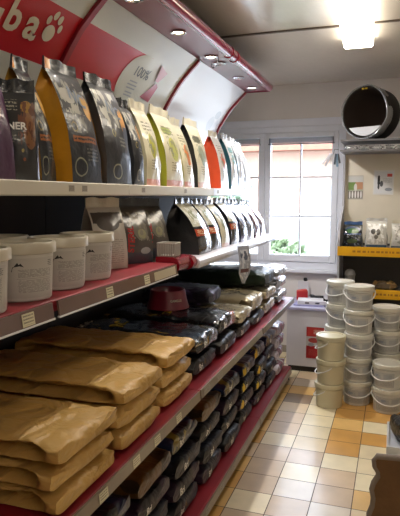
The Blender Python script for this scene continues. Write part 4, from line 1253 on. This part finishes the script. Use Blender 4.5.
link('body', lathe([(0, 0), (.032, 0), (.042, .10), (.046, .102), (.046, .106), (.040, .105), (.031, .004), (0, .004)], 30), mat('frosted_plastic', '#8d8b88', .4), cup, smooth=40)
link('dome_lid', lathe([(.0405, .1062), (.046, .1062), (.038, .135), (.02, .15), (0, .153)], 30), mat('frosted_lid', '#8a8886', .35), cup, smooth=40)
tw = thing('snack_bag', 'small tan bag of snacks on the lower yellow edged shelf', 'bag', (-.06, 4.78, .7905), R(8))
link('body', sack_body(.17, .12, .065, 420, .006, .010, .35), sackmat('tan_snack_print', '#8a6a3c', '#5b4a34', '#b39a66', 9, .55, thr2=.6), tw, smooth=50)
link('label_patch', bx(-.03, .03, -.061, -.058, .018, .05), mat('snack_label', '#6a5a44', .5), tw)

# round pet bed in plastic
bd = thing('pet_bed', 'black hooded round pet bed wrapped in clear plastic on top of the rack', 'pet bed', (-.19, 4.875, 1.9975), R(-24))
RB = .198
def ring_pts(r, y, squash=.96, n=44, flat=.0):
    pts = []
    for k in range(n):
        a = 2*PI*k/n
        x, z = r*math.cos(a), r*math.sin(a)*1.06
        pts.append((x, y, z+RB*1.065))
    return pts
def loft(rings, bm=None, cap0=False, cap1=False):
    bm = bm or bmesh.new()
    G_ = [[bm.verts.new(q) for q in r] for r in rings]
    n = len(G_[0])
    for A, B in zip(G_, G_[1:]):
        for k in range(n): bm.faces.new((A[k], A[(k+1) % n], B[(k+1) % n], B[k]))
    if cap0: bm.faces.new(G_[0])
    if cap1: bm.faces.new(G_[-1])
    return bm
felt = mat('black_felt', '#211e1c', .9, vary=.15, vscale=12)
link('hood', loft([ring_pts(RB*.92, -.165), ring_pts(RB*.96, -.172), ring_pts(RB*.99, -.16), ring_pts(RB*1.0, -.05), ring_pts(RB*.97, .06), ring_pts(RB*.80, .13), ring_pts(RB*.5, .165), ring_pts(RB*.1, .175)], None, False, True), felt, bd, smooth=50)
link('lining', loft([ring_pts(RB*.92, -.163), ring_pts(RB*.88, -.05), ring_pts(RB*.72, .06), ring_pts(RB*.4, .12), ring_pts(RB*.1, .13)], None, False, True), mat('brown_lining', '#2c2019', .95), bd, smooth=50)
bm = bmesh.new()
seg = [(RB*.86*math.cos(a), RB*1.065+RB*.86*1.06*math.sin(a)) for a in [R(218+104*k/16) for k in range(17)]]
prism(seg, 'y', -.168, -.02, bm)
link('cushion', bm, mat('pale_cushion', '#c4c6cc', .7, vary=.08, bump=.3, bscale=20), bd)
bm = loft([[(x*(1+.05*noise.noise(Vector((x*9, z*9, 1)))), y+.006*noise.noise(Vector((x*20, z*20, 2))), RB*1.065+(z-RB*1.065)*(1+.05*noise.noise(Vector((x*9, z*9, 4))))) for x, y, z in ring_pts(r, yy)] for r, yy in ((RB*.955, -.186), (RB*.985, -.188), (RB*1.0, -.178), (RB*1.01, -.13), (RB*1.01, -.10))])
for v in bm.verts: v.co.z = max(v.co.z, .001)
wrapm = mat('clear_wrap', '#b9bdc4', .18, coat=.6, alpha=.5, bump=.6, bscale=18)
link('plastic_wrap', bm, wrapm, bd, smooth=60)
for q in (-.013, .013):
    link('yellow_mark', bx(q-.009, q+.009, -.186, -.176, RB*1.065+RB*.90, RB*1.065+RB*.955), M['inkyellow'], bd)
# tags hanging from the rack
tg = thing('label_bundle', 'bundle of white and blue paper tags hanging from the rack corner', 'tags', (-.475, 4.665, 1.92))
link('string', tube([(.03, -.03, -.003), (.0, -.035, .0), (-.01, -.035, -.04)], .002, 6), M['ink'], tg)
for i, (an, ln, hx, ox) in enumerate(((-38, .12, '#c9ccd6', -.01), (-28, .13, '#b7bfd0', .0), (-16, .11, '#d2d4da', .01), (-6, .10, '#3c4a5c', .03), (4, .12, '#7fa0bc', .035), (12, .09, '#4a5058', .045))):
    bm = bx(-.008, .008, -.0012+.004*i, .0012+.004*i, -ln*.85, 0)
    o = link('paper_tag', bm, mat('tag_paper', hx, .5), tg, loc=(ox-.02, -.035, -.035)); o.rotation_euler.y = R(-an)

# ------------------------------------------------------------------ things at the right edge, near the camera
bb = thing('scratching_board', 'brown wavy edged board standing on the floor beside the aisle', 'board', (0, 2.44, 0), R(4))
pl = [(-.035, .45)]
edge = [(-.037, .445), (-.046, .425), (-.043, .40), (-.028, .375), (-.027, .355), (-.045, .32), (-.052, .29), (-.044, .25), (-.047, .21), (-.06, .17), (-.055, .13), (-.045, .09), (-.055, .04), (-.05, 0)]
out_ = edge[::-1]
outline = [(.42, 0), (.44, .10), (.43, .2), (.45, .3), (.43, .40), (.42, .448), (.3, .452), (.15, .448), (.0, .452)] + edge
outline = [(x, z*.965) for x, z in outline]; edge = [(x, z*.965) for x, z in edge]
bm = prism(outline, 'y', -.012, .012)
link('core', bm, mat('brown_felt', '#6e5032', .85, vary=.2, vscale=10, bump=.3, bscale=60), bb)
rim_ = [(x, 0, z) for x, z in edge[::-1]] + [(.15, 0, .434), (.3, 0, .436), (.42, 0, .431)]
link('edge_trim', tube(rim_, .014, 10), mat('grey_brown_trim', '#7e7268', .8, vary=.1), bb, smooth=60)
wb = thing('cardboard_tray', 'white shallow carton on the tiles behind the brown board', 'box', (0, 0, 0))
bm = bmesh.new()
box(bm, .0, .34, 3.42, 3.82, 0, .012); box(bm, .0, .012, 3.42, 3.82, .012, .05); box(bm, .328, .34, 3.42, 3.82, .012, .05); box(bm, .012, .328, 3.42, 3.432, .012, .05); box(bm, .012, .328, 3.808, 3.82, .012, .05)
link('body', bm, mat('white_card', '#c4c6ca', .6, vary=.04), wb)
link('lining_paper', bx(.013, .327, 3.433, 3.807, .0125, .03), mat('lining_grey', '#b6bac4', .6), wb)
fb = thing('dark_bag', 'dark crumpled bag sitting in the white carton', 'bag', (.16, 3.60, .031), R(20))
link('body', sack_body(.24, .2, .16, 431, .01, .014, .5), sackmat('dark_bag_plastic', '#23211f', '#3c3834', '#5a5650', 6, .55, rough=.4), fb, smooth=50)
link('knot', tube([(0, 0, .15), (.01, 0, .175), (.03, .01, .2)], [.03, .016, .03], 10), mat('dark_knot', '#2a2826', .4), fb, smooth=50)

# ------------------------------------------------------------------ lights
pa = bpy.data.lights.new('window_portal', 'AREA'); pa.shape = 'RECTANGLE'; pa.size = WX1-WX0; pa.size_y = WZ1-WZ0; pa.cycles.is_portal = True
po = bpy.data.objects.new('window_portal', pa); COL.objects.link(po); po.location = ((WX0+WX1)/2, YB+.15, (WZ0+WZ1)/2); po.rotation_euler = (R(-90), 0, 0)

scene.view_settings.view_transform = 'Standard'
scene.view_settings.look = 'None'
scene.view_settings.gamma = 1
scene.view_settings.exposure = .5
scene.cycles.use_denoising = True
scene.cycles.max_bounces = 8
scene.cycles.transparent_max_bounces = 12
